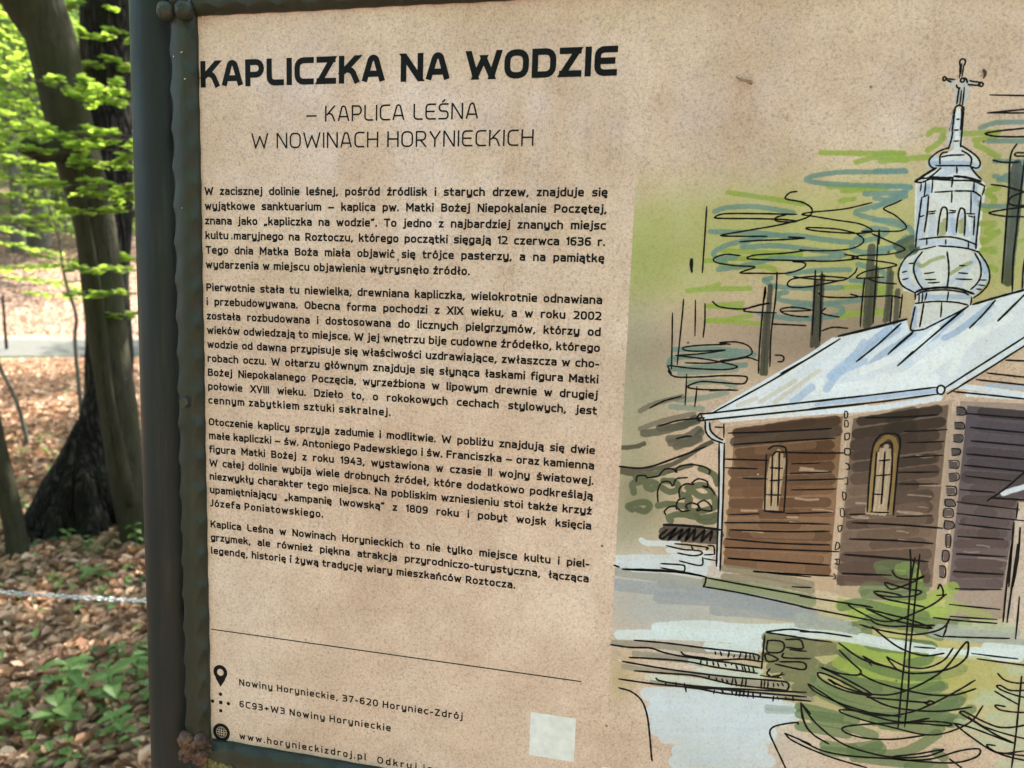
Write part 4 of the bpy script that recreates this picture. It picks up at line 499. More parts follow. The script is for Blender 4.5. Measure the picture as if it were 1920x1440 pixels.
MARK = [[[138,160,66,80,29],[[4888,-311,5155,-305,5425,-299],[5127,-245,5181,-262,5268,-277,5445,-255]]],[[138,160,66,80,30],[[4274,-35,4493,-3,4800,43]]],[[138,160,66,80,29],[[4956,-76,5175,-76,5352,-71],[5054,-47,5342,-65],[5043,22,5132,6]]],[[138,160,66,80,31],[[4257,382,4522,392,4804,401],[4153,461,4286,446,4619,427,4805,404],[4264,484,4410,499,4553,489,4637,512]]],[[142,162,72,85,31],[[4032,684,4154,662,4250,631],[4032,684,4240,665,4475,655],[4187,793,4429,766],[4187,793,4334,794,4431,806],[4188,901,4316,889,4495,851],[4188,901,4438,904,4607,912]]],[[142,162,72,85,29],[[5083,634,5235,618,5437,618],[5272,659,5440,654],[5407,787,5251,805,5117,840]]],[[142,162,72,85,30],[[5114,810,5409,805]]],[[100,132,126,80,30],[[4190,102,4261,75,4439,64,4593,81,4735,107]]],[[100,132,126,80,31],[[4170,248,4393,249,4559,257,4748,278]]],[[100,132,126,80,28],[[5452,-180,5277,-177,5054,-178,4887,-158,4803,-129,4891,-103,5118,-88,5461,-82]]],[[100,132,126,80,29],[[5201,-29,5465,-36]]],[[100,132,126,80,28],[[5467,-13,5351,34,5221,70,5151,106,5306,152,5465,197]]],[[100,132,126,80,30],[[4561,275,4444,301,4279,347,4204,398,4212,429],[4400,357,4421,320,4537,275,4747,266,4922,288,5152,308,5316,270,5368,222,5267,211,5214,247,5153,320,5168,367,5326,376,5432,327,5495,267]]],[[100,132,126,80,31],[[4242,521,4410,493,4643,432,4876,433,5103,398,4929,372,4636,341,4424,357]]],[[100,132,126,80,30],[[4733,540,4940,511,5145,500]]],[[100,132,126,80,31],[[4288,471,4237,447,4357,432]]],[[100,132,126,80,30],[[4572,587,4618,574],[4572,594,4658,634,4893,640,5099,628]]],[[100,132,126,80,29],[[5199,462,5336,495,5385,542,5344,579,5163,577]]],[[100,132,126,80,30],[[4732,675,4674,689,4701,732,4902,750,5075,756,5125,803,5025,844,4793,865,4554,837],[4787,778,5017,746,5243,714],[4886,855,4978,839]]],[[100,132,126,80,32],[[3959,1128,4208,1117,4453,1118,4539,1139],[3927,1240,3962,1193,4211,1162,4456,1156],[3967,1277,4216,1245,4484,1218]]],[[112,135,125,60,36],[[3990,1124,4287,1110,4527,1134],[3929,1247,4021,1179,4423,1153],[3951,1274,4162,1263,4480,1219],[4015,1306,4164,1284,4417,1257],[4087,1373,4303,1354,4412,1383],[3962,1566,4072,1566,4195,1570],[4014,1513,4176,1488,4362,1435]]],[[138,160,66,80,32],[[5241,-300,5318,-306,5427,-298],[5284,-252,5437,-265,5587,-277]]],[[138,160,66,80,31],[[5573,-431,5608,-457,5665,-449,5657,-403],[5669,-403,5618,-350,5577,-324],[5784,-428,5907,-433,6003,-438],[5862,-388,5983,-399],[5878,-355,5942,-321,6014,-275],[6042,-70,5971,-43,6025,10,5983,77,5957,64],[5956,171,6042,170,5998,224,6072,223],[6061,237,5987,292,5985,279],[5986,346,6059,338],[5992,346,6062,358],[6047,460,6080,480]]],[[138,160,66,70,25],[[5260,-82,5338,-75]]],[[138,160,66,70,24],[[6142,303,6233,275]]],[[138,160,66,70,25],[[5322,625,5443,657]]],[[138,160,66,70,26],[[5338,809,5403,792]]],[[100,132,126,80,27],[[5891,-466,5973,-497,6149,-501,6331,-496],[5949,-380,6163,-378,6344,-380],[5999,-248,6177,-241],[6036,-123,6105,-162,6187,-149],[6009,-149,6110,-116,6254,-123],[5902,10,5968,50,6208,49]]],[[100,132,126,80,28],[[5251,-184,5444,-188],[5260,-82,5492,-76],[5493,-69,5395,-14,5273,69]]],[[100,132,126,80,29],[[5281,151,5437,163,5535,245,5427,329,5299,359],[5267,0,5372,13,5446,-21]]],[[60,75,62,70,57],[[5452,329,5539,286,5557,341],[5470,384,5545,355]]],[[62,64,52,88,47],[[6136,-229,6130,-160,6141,35,6144,233,6152,432,6151,553],[6155,-199,6164,35,6165,233,6165,432,6170,563]]],[[64,64,56,88,30],[[4617,636,4619,909,4628,1274],[4602,847,4603,1098,4607,1276],[4929,590,4937,835,4939,1051],[4967,552,4972,833,4974,1068]]],[[66,66,56,85,43],[[5278,341,5282,580,5293,895],[5314,496,5315,700,5307,870]]],[[66,66,56,80,29],[[5409,493,5416,696,5413,853],[5422,517,5434,841],[5474,641,5482,875]]],[[105,98,88,70,33],[[3734,1614,3835,1552,4039,1483],[3741,1754,3912,1677,4130,1612]]],[[72,76,66,80,49],[[3771,1788,3917,1756,4160,1660],[3888,1737,4053,1711,4146,1647],[3963,1818,4086,1795,4178,1731],[3978,1846,4130,1835,4193,1751],[4021,1872,4183,1802]]],[[52,60,48,90,29],[[3593,1916,3713,1895,3776,1868],[3595,2082,3794,2073,4002,2012,4200,1866,4279,1817],[3596,2104,3725,2115,3936,2083,4141,2008]]],[[64,84,58,92,42],[[3727,2137,3825,2114,3936,2083],[3719,2264,3708,2191,3799,2168,3885,2176,3859,2222,3816,2211,3799,2168]]],[[64,84,58,92,41],[[3929,2202,3987,2233,4055,2205,4024,2149,3940,2149]]],[[64,84,58,92,42],[[3909,2351,3993,2329,4119,2332,4143,2271,4086,2247]]],[[64,84,58,92,41],[[4124,2185,4247,2159,4306,2227,4225,2249,4139,2212,4135,2360]]],[[64,84,58,92,42],[[3712,2400,3682,2373,3794,2332,3846,2357,3813,2405,3755,2396]]],[[64,84,58,92,41],[[4014,2461,3999,2432,4095,2401,4236,2417,4358,2383],[4207,2398,4237,2439,4320,2438,4358,2398]]],[[64,84,58,92,40],[[4211,2031,4309,2067,4341,2137]]],[[64,84,58,92,41],[[4135,2360,4191,2370,4286,2346,4339,2312,4321,2240]]],[[42,44,44,85,58],[[3963,2555,4104,2548,4381,2535],[3966,2592,4177,2586,4371,2581],[3990,2523,4242,2512]]],[[205,215,222,85,38],[[3797,2640,3855,2659,4082,2640],[4014,2700,4183,2697,4337,2696],[4046,2749,4325,2734],[4119,2787,4314,2773],[3765,2848,3980,2832,4149,2821]]],[[200,208,218,95,28],[[4229,1670,4248,1755,4305,1801,4354,1811],[4352,1840,4371,2221,4385,2587,4393,2794]]],[[136,135,122,80,39],[[3600,3515,3847,3500,4079,3494,4352,3487,4586,3479,4730,3484],[3793,3583,3968,3577,4199,3576],[3911,3598,4199,3589,4314,3597],[3717,3707,3917,3710,4206,3694,4433,3692],[3947,3813,4213,3805,4496,3800]]],[[136,135,122,80,38],[[4377,3694,4657,3702,4974,3686],[4552,3792,4883,3779,5143,3770]]],[[190,212,205,70,38],[[4234,3590,4537,3578,4760,3595],[4295,3656,4542,3645,4764,3650]]],[[190,212,205,70,39],[[3909,3768,4209,3749,4549,3755]]],[[146,154,150,85,65],[[3594,2917,3816,2923,4046,2933,4272,2949]]],[[146,154,150,85,63],[[3980,2977,4161,2968,4385,2966,4607,2981]]],[[140,153,162,75,86],[[3600,3027,3821,3026,4164,3022,4501,3042,4829,3050,5089,3089]]],[[140,153,162,75,85],[[3964,3095,4280,3069,4613,3064,5091,3112]]],[[140,153,162,75,84],[[4209,3011,4498,3000,4828,3038]]],[[140,153,162,75,83],[[4397,3139,4617,3124,4942,3119,5092,3124]]],[[126,142,108,80,66],[[4315,2920,4493,2929,4768,2950,5081,2995],[4383,2930,4712,2933,4941,2965,5079,2972]]],[[112,112,92,70,49],[[4440,2798,4594,2804,4813,2827,5070,2856],[4445,2869,4707,2863,5074,2902]]],[[205,222,226,85,68],[[3955,3343,4294,3280,4627,3267,5034,3208]]],[[205,222,226,85,70],[[3668,3443,4073,3389,4522,3354,4742,3349]]],[[205,222,226,85,69],[[3956,3367,4410,3344,4746,3397]]],[[205,222,226,85,67],[[4361,3449,4694,3434]]],[[205,222,226,85,66],[[4662,3299,4845,3269,5100,3229]]],[[198,212,222,85,96],[[3917,3913,4216,3867,4555,3841,4888,3839],[3991,3978,4334,3912,4670,3885,4999,3871],[3960,4059,4338,3987,4786,3954,5025,3916],[4000,4142,4344,4074,4680,4021,4952,3965],[4004,4205,4349,4149,4686,4107,4862,4091],[4077,4258,4468,4218,4854,4129],[4189,4367,4474,4319,4807,4249],[4171,4460,4480,4407,4869,4327]]],[[150,170,168,70,42],[[4836,3884,5011,3875],[4838,3909,5011,3888]]],[[196,208,214,85,85],[[3754,2856,4040,2836,4266,2841]]],[[196,208,214,85,86],[[3613,2835,3924,2795,4262,2782]]],[[96,108,74,85,74],[[4795,3317,4958,3332,5107,3323],[4799,3377,4963,3391,5113,3394],[4795,3475,4968,3462,5119,3465],[4845,3553,4974,3534,5124,3537],[4968,3608,5129,3596]]],[[96,108,74,85,73],[[5040,3694,5138,3704]]],[[104,112,78,85,65],[[5027,3284,5142,3319,5231,3319],[5033,3359,5147,3381,5321,3344,5360,3414,5267,3489]]],[[104,112,78,85,64],[[5201,3361,5276,3326,5345,3366]]],[[104,112,78,85,65],[[5040,3446,5132,3471,5179,3502],[5046,3521,5119,3586],[5053,3609,5124,3649],[5057,3659,5115,3688]]],[[140,170,72,80,79],[[5303,2995,5551,2982,5764,2980,5972,2966]]],[[140,170,72,80,78],[[5395,3051,5663,3041,5873,3026]]],[[140,170,72,80,77],[[5614,2962,5861,2896,6035,2768]]],[[140,170,72,80,79],[[5393,3285,5578,3284,5794,3304,5950,3282],[5341,3317,5690,3330,5904,3350],[5475,3348,5692,3355],[5408,3457,5593,3455,5811,3485,6022,3479],[5523,3527,5816,3546,6072,3460]]],[[140,170,72,80,80],[[5319,3444,5434,3503,5545,3524]]],[[140,170,72,80,76],[[5682,2666,5755,2658,5812,2818]]],[[150,178,84,50,61],[[5918,2949,6070,2906,6280,2963],[5973,2978,6051,2932,6000,2831]]],[[72,108,66,66,61],[[5528,2659,5627,2636,5732,2637,5755,2658],[5547,2693,5634,2719,5740,2719]]],[[72,108,66,66,62],[[5444,2862,5483,2821,5644,2826,5798,2784,5851,2790],[5457,2885,5648,2874,5836,2851]]],[[72,108,66,66,63],[[5304,3001,5442,2959,5659,2993,5871,3003]]],[[72,108,66,66,62],[[5505,3073,5771,3058,5980,3049,6153,3026]]],[[72,108,66,66,63],[[5393,3149,5409,3209,5574,3236,5787,3231,5924,3225],[5393,3149,5562,3103,5775,3099,5989,3144],[5492,3173,5512,3269,5685,3282,5896,3265,5924,3335,5802,3388]]],[[72,108,66,66,62],[[5808,3229,5946,3234]]],[[72,108,66,66,64],[[5345,3366,5537,3438,5703,3476,5915,3470,6119,3404,6157,3374],[5213,3509,5384,3560,5607,3615],[5386,3585,5604,3578,5820,3583,6026,3527]]],[[72,108,66,66,65],[[5165,3605,5339,3693,5562,3722,5779,3726,5991,3705,6142,3645,6179,3590],[5172,3692,5401,3772,5623,3800,5839,3791]]],[[72,108,66,66,64],[[5444,3626,5665,3656,5931,3640,6118,3612],[5418,3832,5627,3837,5944,3774,6101,3762,6117,3809],[5609,3878,5842,3828,6052,3795,6134,3769],[5665,3894,5848,3890,6008,3889,6058,3856]]],[[72,108,66,66,66],[[5071,3848,5185,3856,5355,3880],[5075,3899,5245,3898,5467,3888],[5083,4001,5219,4004,5421,4010]]],[[72,108,66,66,65],[[5191,3932,5416,3947,5608,3992],[5274,4124,5431,4124,5647,4062],[5278,4175,5489,4152,5648,4074,5672,4096],[5466,4143,5761,4119,5925,4027,6042,3908],[5492,4190,5767,4181,6001,4153]]],[[72,108,66,66,63],[[5877,4200,6109,4166]]],[[72,108,66,66,65],[[5475,4116,5501,4163]]],[[72,108,66,66,62],[[6056,4056,6101,4085]]],[[72,108,66,66,61],[[6119,3624,6044,3709,5890,3770],[6177,3578,6144,3657,5994,3742],[6047,3524,5928,3604,5772,3652],[6250,3677,6157,3790,6117,3809]]],[[152,166,162,80,64],[[5015,3123,5126,3122,5348,3142],[5019,3173,5186,3176,5407,3184]]],[[152,166,162,80,61],[[5946,3125,6194,3129,6539,3130,6795,3119],[5984,3090,6290,3068,6471,3056]]],[[206,222,224,90,60],[[5025,3253,5246,3236,5467,3250,5790,3268]]],[[206,222,224,90,59],[[5465,3226,5682,3246,5948,3258]]],[[206,222,224,90,57],[[6205,3235,6546,3200,6802,3182]]],[[206,222,224,90,56],[[6303,3186,6544,3176,6799,3153]]],[[206,222,224,90,57],[[5949,3270,6208,3259,6511,3240]]],[[172,190,160,60,60],[[6134,3041,6286,3021,6438,3025]]],[[172,190,160,60,61],[[6267,3540,6440,3526,6580,3517,6739,3499],[6283,3599,6446,3586,6746,3564]]],[[172,190,160,60,60],[[6391,3353,6561,3340,6718,3318]]],[[172,190,160,60,61],[[6388,3716,6601,3707,6759,3682]]],[[172,190,160,60,62],[[6178,3799,6369,3830,6611,3802,6769,3776]]],[[172,190,160,60,61],[[6325,3911,6481,3922,6781,3883],[6477,4083,6635,4030,6794,4003]]],[[168,166,92,50,99],[[6112,3332,6317,3327,6404,3375],[6081,3446,6228,3461,6332,3470],[6138,3499,6236,3545]]],[[200,218,236,70,54],[[5524,876,5220,1180,5088,1278]]],[[200,218,236,70,53],[[5793,887,5559,1118,5589,1146]]],[[200,218,236,70,52],[[6057,776,5885,1014,5746,1094]]],[[200,218,236,70,53],[[5863,797,5689,920,5464,1122]]],[[158,182,214,80,36],[[5500,913,5282,1087,5095,1277],[5604,939,5395,1111,5320,1205],[5758,939,5620,1041,5457,1123]]],[[158,182,214,80,35],[[5895,782,5695,979,5596,1072],[6077,718,5899,897,5806,959]]],[[158,182,214,80,37],[[5190,1151,5444,901]]],[[228,236,242,90,45],[[5013,1236,4946,1285],[5012,1312,4952,1362]]],[[228,236,242,90,46],[[4954,1392,5233,1330,5773,1240]]],[[228,236,242,90,45],[[5293,1221,5620,1041,5754,903]]],[[228,236,242,90,43],[[5782,1048,5570,1236,5408,1260]]],[[228,236,242,90,42],[[5966,902,5810,1061,5668,1261],[6201,799,5960,981,5877,1205],[6004,893,5887,1043,5716,1199]]],[[228,236,242,90,46],[[4958,1438,5376,1367,5778,1284]]],[[164,186,216,80,27],[[5004,1482,5380,1413,5783,1336]]],[[164,186,216,80,25],[[6109,1280,6341,1282,6559,1283]]],[[215,226,238,95,32],[[5912,1292,6112,1309,6346,1332,6565,1341]]],[[215,226,238,95,34],[[4966,1546,5386,1488,5814,1386]]],[[215,226,238,95,32],[[5997,1346,6348,1351,6567,1355],[6292,2040,6416,1984,6630,1921]]],[[222,230,238,90,45],[[5083,1013,4821,1229,4448,1514]]],[[222,230,238,90,44],[[5282,977,4953,1277,4579,1492]]],[[222,230,238,90,48],[[4319,1593,4712,1512,5316,1365],[4349,1634,4652,1585,5326,1486]]],[[205,200,190,80,27],[[4577,1464,4449,1528],[4840,1317,4605,1490]]],[[205,200,190,80,26],[[5000,1233,4710,1484]]],[[170,194,222,80,44],[[5286,1017,5218,1127,5079,1270],[5297,1150,5140,1239,5062,1366]]],[[170,194,222,80,46],[[4959,1358,4840,1476]]],[[184,198,216,85,34],[[5723,-547,5717,-363]]],[[184,198,216,85,35],[[5626,-270,5618,-217,5880,-216],[5675,-150,5782,-203,5906,-203],[5557,-69,5563,67,5573,313],[5588,-69,5592,107,5595,271]]],[[184,198,216,85,34],[[5893,-83,5908,64,5923,280]]],[[184,198,216,85,35],[[5652,134,5657,257],[5764,119,5782,241],[5839,118,5876,240],[5599,312,5731,296,5921,320]]],[[184,198,216,85,36],[[5503,452,5541,591,5609,631],[5577,423,5602,547,5659,615]]],[[184,198,216,85,35],[[5943,415,5889,498,5861,596],[5996,441,6029,522,5965,634],[5878,512,5773,598]]],[[160,180,208,85,28],[[5604,-230,5667,-237,5854,-229]]],[[160,180,208,85,27],[[5751,-520,5766,-428]]],[[160,180,208,85,28],[[5600,-83,5605,-29]]],[[160,180,208,85,27],[[5894,-70,5909,10]]],[[160,180,208,85,28],[[5578,437,5572,506],[5779,146,5800,234]]],[[160,180,208,85,29],[[5651,657,5665,678,5931,669],[5595,757,5601,884]]],[[160,180,208,85,28],[[5993,414,6020,495]]],[[150,155,105,80,21],[[5713,174,5713,249],[5729,147,5732,242],[5824,159,5837,227],[5841,145,5850,227],[5586,451,5619,464,5679,421,5747,399],[5803,514,5873,458,5921,436]]],[[176,190,205,70,24],[[5662,-760,5687,-753,5708,-771],[5743,-751,5752,-688,5778,-638],[5755,-782,5775,-757,5783,-675],[5798,-762,5845,-755],[5721,-708,5728,-632]]],[[225,230,232,80,24],[[5741,-588,5748,-487,5752,-392]]]]
FILL = [[[216,227,240,95],[4183,1637,5104,985,5552,844,5580,926,5633,894,5981,706,6267,598,6545,490,6580,805,5842,1350,4184,1653]],[[212,220,226,90],[5538,-114,5608,-192,5874,-192,5959,-96,5958,280,5989,351,5946,352]],[[214,220,222,88],[5518,-114,5968,-78,5952,345,5552,330]],[[212,218,222,88],[5546,330,5479,435,5476,547,5512,639,5597,663,5578,900,5641,909,5939,755,5952,681,6027,569,6042,488,5982,388,5937,331,5739,291]],[[214,222,230,88],[5739,-327,5619,-257,5596,-214,5633,-178,5605,-192,5518,-114,5959,-96,5878,-185,5913,-227,5888,-283,5797,-333,5765,-590,5739,-590]],[[150,122,98,35],[4378,1693,5214,1525,5244,2904,4407,2832]],[[132,118,108,35],[5224,1556,5898,1396,5972,2769,5751,3001,5249,2912]],[[120,112,116,55],[5950,1401,6646,1387,6708,1927,6446,1950,6192,2108,6381,2130,6451,2953,6003,3010,5972,1971]],[[196,186,174,60],[6348,2133,6429,2106,6722,2060,6836,3063,6400,3121]]]
WASH = [[362,100,24,61,168,160,136,80],[367,195,25,50,160,158,134,70],[362,260,26,26,150,152,134,70],[362,40,28,28,166,172,112,70],[366,40,47,38,160,166,104,60],[412,27,54,31,158,165,92,60],[460,19,63,34,165,170,95,60],[516,40,55,40,160,170,90,60],[548,10,46,39,165,170,95,50],[611,35,38,45,150,162,84,75],[391,59,39,20,150,160,85,40],[612,-15,34,20,165,172,110,45],[478,103,72,27,118,104,94,60],[527,82,33,22,120,108,96,50],[383,115,36,24,130,124,110,45],[384,148,37,20,150,152,130,50],[370,178,25,29,150,148,124,35],[377,229,25,29,110,118,90,70],[419,255,33,16,130,135,115,50],[394,318,64,30,156,168,176,70],[405,291,84,17,180,190,200,50],[464,327,82,21,170,185,192,60],[448,396,38,30,196,212,226,70],[490,420,42,25,190,205,215,30],[578,329,89,39,160,172,92,70],[559,365,63,28,150,165,88,50],[633,350,42,23,165,160,90,40],[506,369,37,24,130,135,85,50],[370,380,13,22,140,135,90,40],[653,372,30,23,170,190,150,40]]

PX0, PX1, PY0, PY1, RES = -10.0, 820.0, -152.0, 502.0, 3.1
IW, IH = int((PX1-PX0)*RES), int((PY1-PY0)*RES)
PAPER = np.array([206, 180, 154])/255.
canvas = np.empty((IH, IW, 3), np.float32); canvas[:] = PAPER
gx = (PX0+(np.arange(IW)+.5)/RES).astype(np.float32); gy = (PY0+(np.arange(IH)+.5)/RES).astype(np.float32)
def catmull(p, sub=6):
    if len(p) < 3: return p
    P = [(2*p[0][0]-p[1][0], 2*p[0][1]-p[1][1])]+list(p)+[(2*p[-1][0]-p[-2][0], 2*p[-1][1]-p[-2][1])]; out = []
    for i in range(1, len(P)-2):
        a, b, c, d = P[i-1], P[i], P[i+1], P[i+2]
        for k in range(sub):
            t = k/sub
            out.append(tuple(.5*(2*b[m]+(c[m]-a[m])*t+(2*a[m]-5*b[m]+4*c[m]-d[m])*t*t+(3*b[m]-a[m]-3*c[m]+d[m])*t**3) for m in (0, 1)))
    out.append(p[-1]); return out
nrs = np.random.RandomState(2)
def comp(mask, y0, y1, x0, x1, c, al):
    m = (mask*al)[..., None]; reg = canvas[y0:y1, x0:x1]; reg += (np.array(c, np.float32)/255.-reg)*m
def box(xa, xb, ya, yb):
    return max(0, int((ya-PY0)*RES)), min(IH, int((yb-PY0)*RES)+2), max(0, int((xa-PX0)*RES)), min(IW, int((xb-PX0)*RES)+2)
CLIP = 360.2
def marker(pts, w, c, al):
    P = catmull(pts, 4); xs = [p[0] for p in P]; ys = [p[1] for p in P]; hw = w/2
    y0, y1, x0, x1 = box(min(xs)-hw-1, max(xs)+hw+1, min(ys)-hw-1, max(ys)+hw+1)
    if y1 <= y0 or x1 <= x0: return
    D = np.full((y1-y0, x1-x0), 1e3, np.float32)
    for (ax, ay), (bx, by) in zip(P[:-1], P[1:]):
        sy0, sy1, sx0, sx1 = box(min(ax, bx)-hw-1, max(ax, bx)+hw+1, min(ay, by)-hw-1, max(ay, by)+hw+1)
        if sy1 <= sy0 or sx1 <= sx0: continue
        X = gx[sx0:sx1][None, :]; Y = gy[sy0:sy1][:, None]; dx, dy = bx-ax, by-ay; L2 = dx*dx+dy*dy+1e-9
        t = np.clip(((X-ax)*dx+(Y-ay)*dy)/L2, 0, 1); d = np.hypot(X-ax-t*dx, Y-ay-t*dy)
        v = D[sy0-y0:sy1-y0, sx0-x0:sx1-x0]; np.minimum(v, d, out=v)
    X = gx[x0:x1][None, :]; Y = gy[y0:y1][:, None]
    D = D + .10*np.sin(X*.9+Y*.6) + .08*np.sin(Y*1.9-X*.3)
    m = np.clip((hw-D)*RES*.8+.5, 0, 1)*(X > CLIP)
    comp(m, y0, y1, x0, x1, c, al)
def polyfill(pts, c, al):
    xs = [p[0] for p in pts]; ys = [p[1] for p in pts]; y0, y1, x0, x1 = box(min(xs), max(xs), min(ys), max(ys))
    X = np.broadcast_to(gx[x0:x1][None, :], (y1-y0, x1-x0)); Y = np.broadcast_to(gy[y0:y1][:, None], (y1-y0, x1-x0)); ins = np.zeros(X.shape, bool)
    for (ax, ay), (bx, by) in zip(pts, pts[1:]+pts[:1]):
        if ay == by: continue
        ins ^= ((ay > Y) != (by > Y)) & (X < (bx-ax)*(Y-ay)/(by-ay)+ax)
    comp(ins.astype(np.float32)*(X > CLIP), y0, y1, x0, x1, c, al)
def pairs(l): return [(l[i]/10., l[i+1]/10.) for i in range(0, len(l), 2)]
WASH += [[720, -10, 60, 45, 152, 164, 90, 60], [740, 330, 70, 60, 168, 176, 150, 45]]
for X, Y, rx, ry, r, g, b, al in WASH:
    y0, y1, x0, x1 = box(X-2.4*rx, X+2.4*rx, Y-2.4*ry, Y+2.4*ry)
    q = np.exp(-((((gx[x0:x1]-X)/rx)**2)[None, :]+(((gy[y0:y1]-Y)/ry)**2)[:, None])*1.1)*(gx[x0:x1] > CLIP)[None, :]
    comp(q.astype(np.float32), y0, y1, x0, x1, (r, g, b), al/100.)
for c, l in FILL: polyfill(pairs(l), c[:3], c[3]/100.)
# log walls: horizontal marker bands between the corner posts
wr = random.Random(12)
def wall(q, n, cols, top=None, skip=()):
    (ax, ay), (bx, by), (cx, cy), (dx, dy) = q
    for k in range(n):
        t = (k+.5)/n
        if k in skip: continue
        lx, ly = ax+(dx-ax)*t, ay+(dy-ay)*t; rx, ry = bx+(cx-bx)*t, by+(cy-by)*t; w = (dy-ay)/n
        for rep in range(2):
            c = wr.choice(cols if not (top and t < .14) else top); i0 = wr.uniform(.0, .05)+(rep*wr.uniform(0, .45)); i1 = 1-wr.uniform(.0, .07)-(rep*wr.uniform(0, .3))
            j = wr.uniform(-.8, .8)
            marker([(lx+(rx-lx)*i0+w*.4, ly+(ry-ly)*i0+j), ((lx+rx)/2, (ly+ry)/2+j+wr.uniform(-.6, .6)), (lx+(rx-lx)*i1-w*.4, ly+(ry-ly)*i1+j)], w*wr.uniform(.75, 1.12), c, .78 if rep == 0 else .62)
polyfill([(444, 171), (519, 156), (520, 277), (443, 277)], (104, 74, 52), .75); polyfill([(526, 157), (588, 143), (590, 278), (525, 284)], (86, 70, 62), .75)
wall([(442, 169), (519, 154), (520, 278), (442, 279)], 14, [(78, 48, 28), (86, 56, 34), (98, 66, 44), (70, 46, 30), (116, 88, 64)], [(64, 52, 46), (56, 40, 32)])
wall([(526, 155), (587, 142), (589, 276), (525, 284)], 15, [(66, 54, 48), (76, 62, 54), (58, 46, 44), (48, 40, 38), (94, 78, 68)], [(54, 46, 40), (46, 38, 34)])
polyfill([(600, 143), (760, 148), (760, 206), (639, 206), (636, 273), (601, 276)], (80, 74, 84), .9)
wall([(600, 143), (760, 148), (760, 207), (602, 208)], 7, [(70, 64, 74), (64, 58, 66), (82, 76, 86)], [(58, 52, 56)])
wall([(602, 208), (638, 207), (636, 274), (601, 278)], 9, [(66, 60, 68), (54, 48, 56), (80, 74, 82)])
wall([(650, 208), (760, 208), (760, 276), (650, 274)], 9, [(150, 130, 106), (164, 146, 124)])
for i in range(22):
    (xa, xb, ya, yb, c) = wr.choice([(444, 470, 180, 262, (196, 170, 144)), (485, 518, 190, 250, (192, 166, 142)), (528, 542, 190, 255, (170, 150, 136)), (560, 588, 170, 250, (168, 146, 132)), (604, 636, 212, 262, (140, 126, 128))])
    x = wr.uniform(xa, xb-8); y = wr.uniform(ya, yb); L = wr.uniform(6, 22); marker([(x, y), (min(xb, x+L*.5), y+wr.uniform(-.6, .6)), (min(xb, x+L), y+wr.uniform(-.8, .8))], wr.uniform(.7, 1.8), c, .7)
for i in range(5): marker([(wr.uniform(525, 560), 262+i*4), (wr.uniform(565, 588), 262+i*4)], 5, (52, 44, 44), .6)
for (xa, xb, ya, yb, c, al) in [(471, 482, 185, 230, (190, 168, 138), .95), (543, 557, 176, 226, (196, 174, 146), .95)]:
    for i in range(5):
        x = xa+(xb-xa)*(i+.5)/5 - 0; marker([(x, ya+abs(i-2)*3), (x-1.5, (ya+yb)/2), (x-2.5, yb)], (xb-xa)/4, c, al*.8)
for pl in [[(543, 225), (543.5, 205), (543, 180), (547, 172), (551, 169), (555.5, 172), (557, 182), (557, 205), (557, 225)]]: marker(pl, 3.4, (138, 112, 62), .85)
for sy in (158, 180, 200, 220, 240, 258): marker([(522, sy), (522.6, sy+14)], 4.2, (190, 168, 146), .6); marker([(593.5, sy-8), (594, sy+12)], 6.5, (168, 150, 140), .65)
for c, ls in MARK:
    for l in ls: marker(pairs(l), c[4]/10.*1.22, c[:3], c[3]/100.)
for l in LOOPS:
    if l[0]: polyfill(pairs(l[1:]), (70, 66, 70), .9)
img = bpy.data.images.new('chapel_sketch_print', IW, IH, alpha=False)
buf = np.ones((IH, IW, 4), np.float32); buf[..., :3] = np.clip(canvas, 0, 1)[::-1]
img.pixels.foreach_set(buf.ravel()); img.update(); img.pack()
del buf, canvas

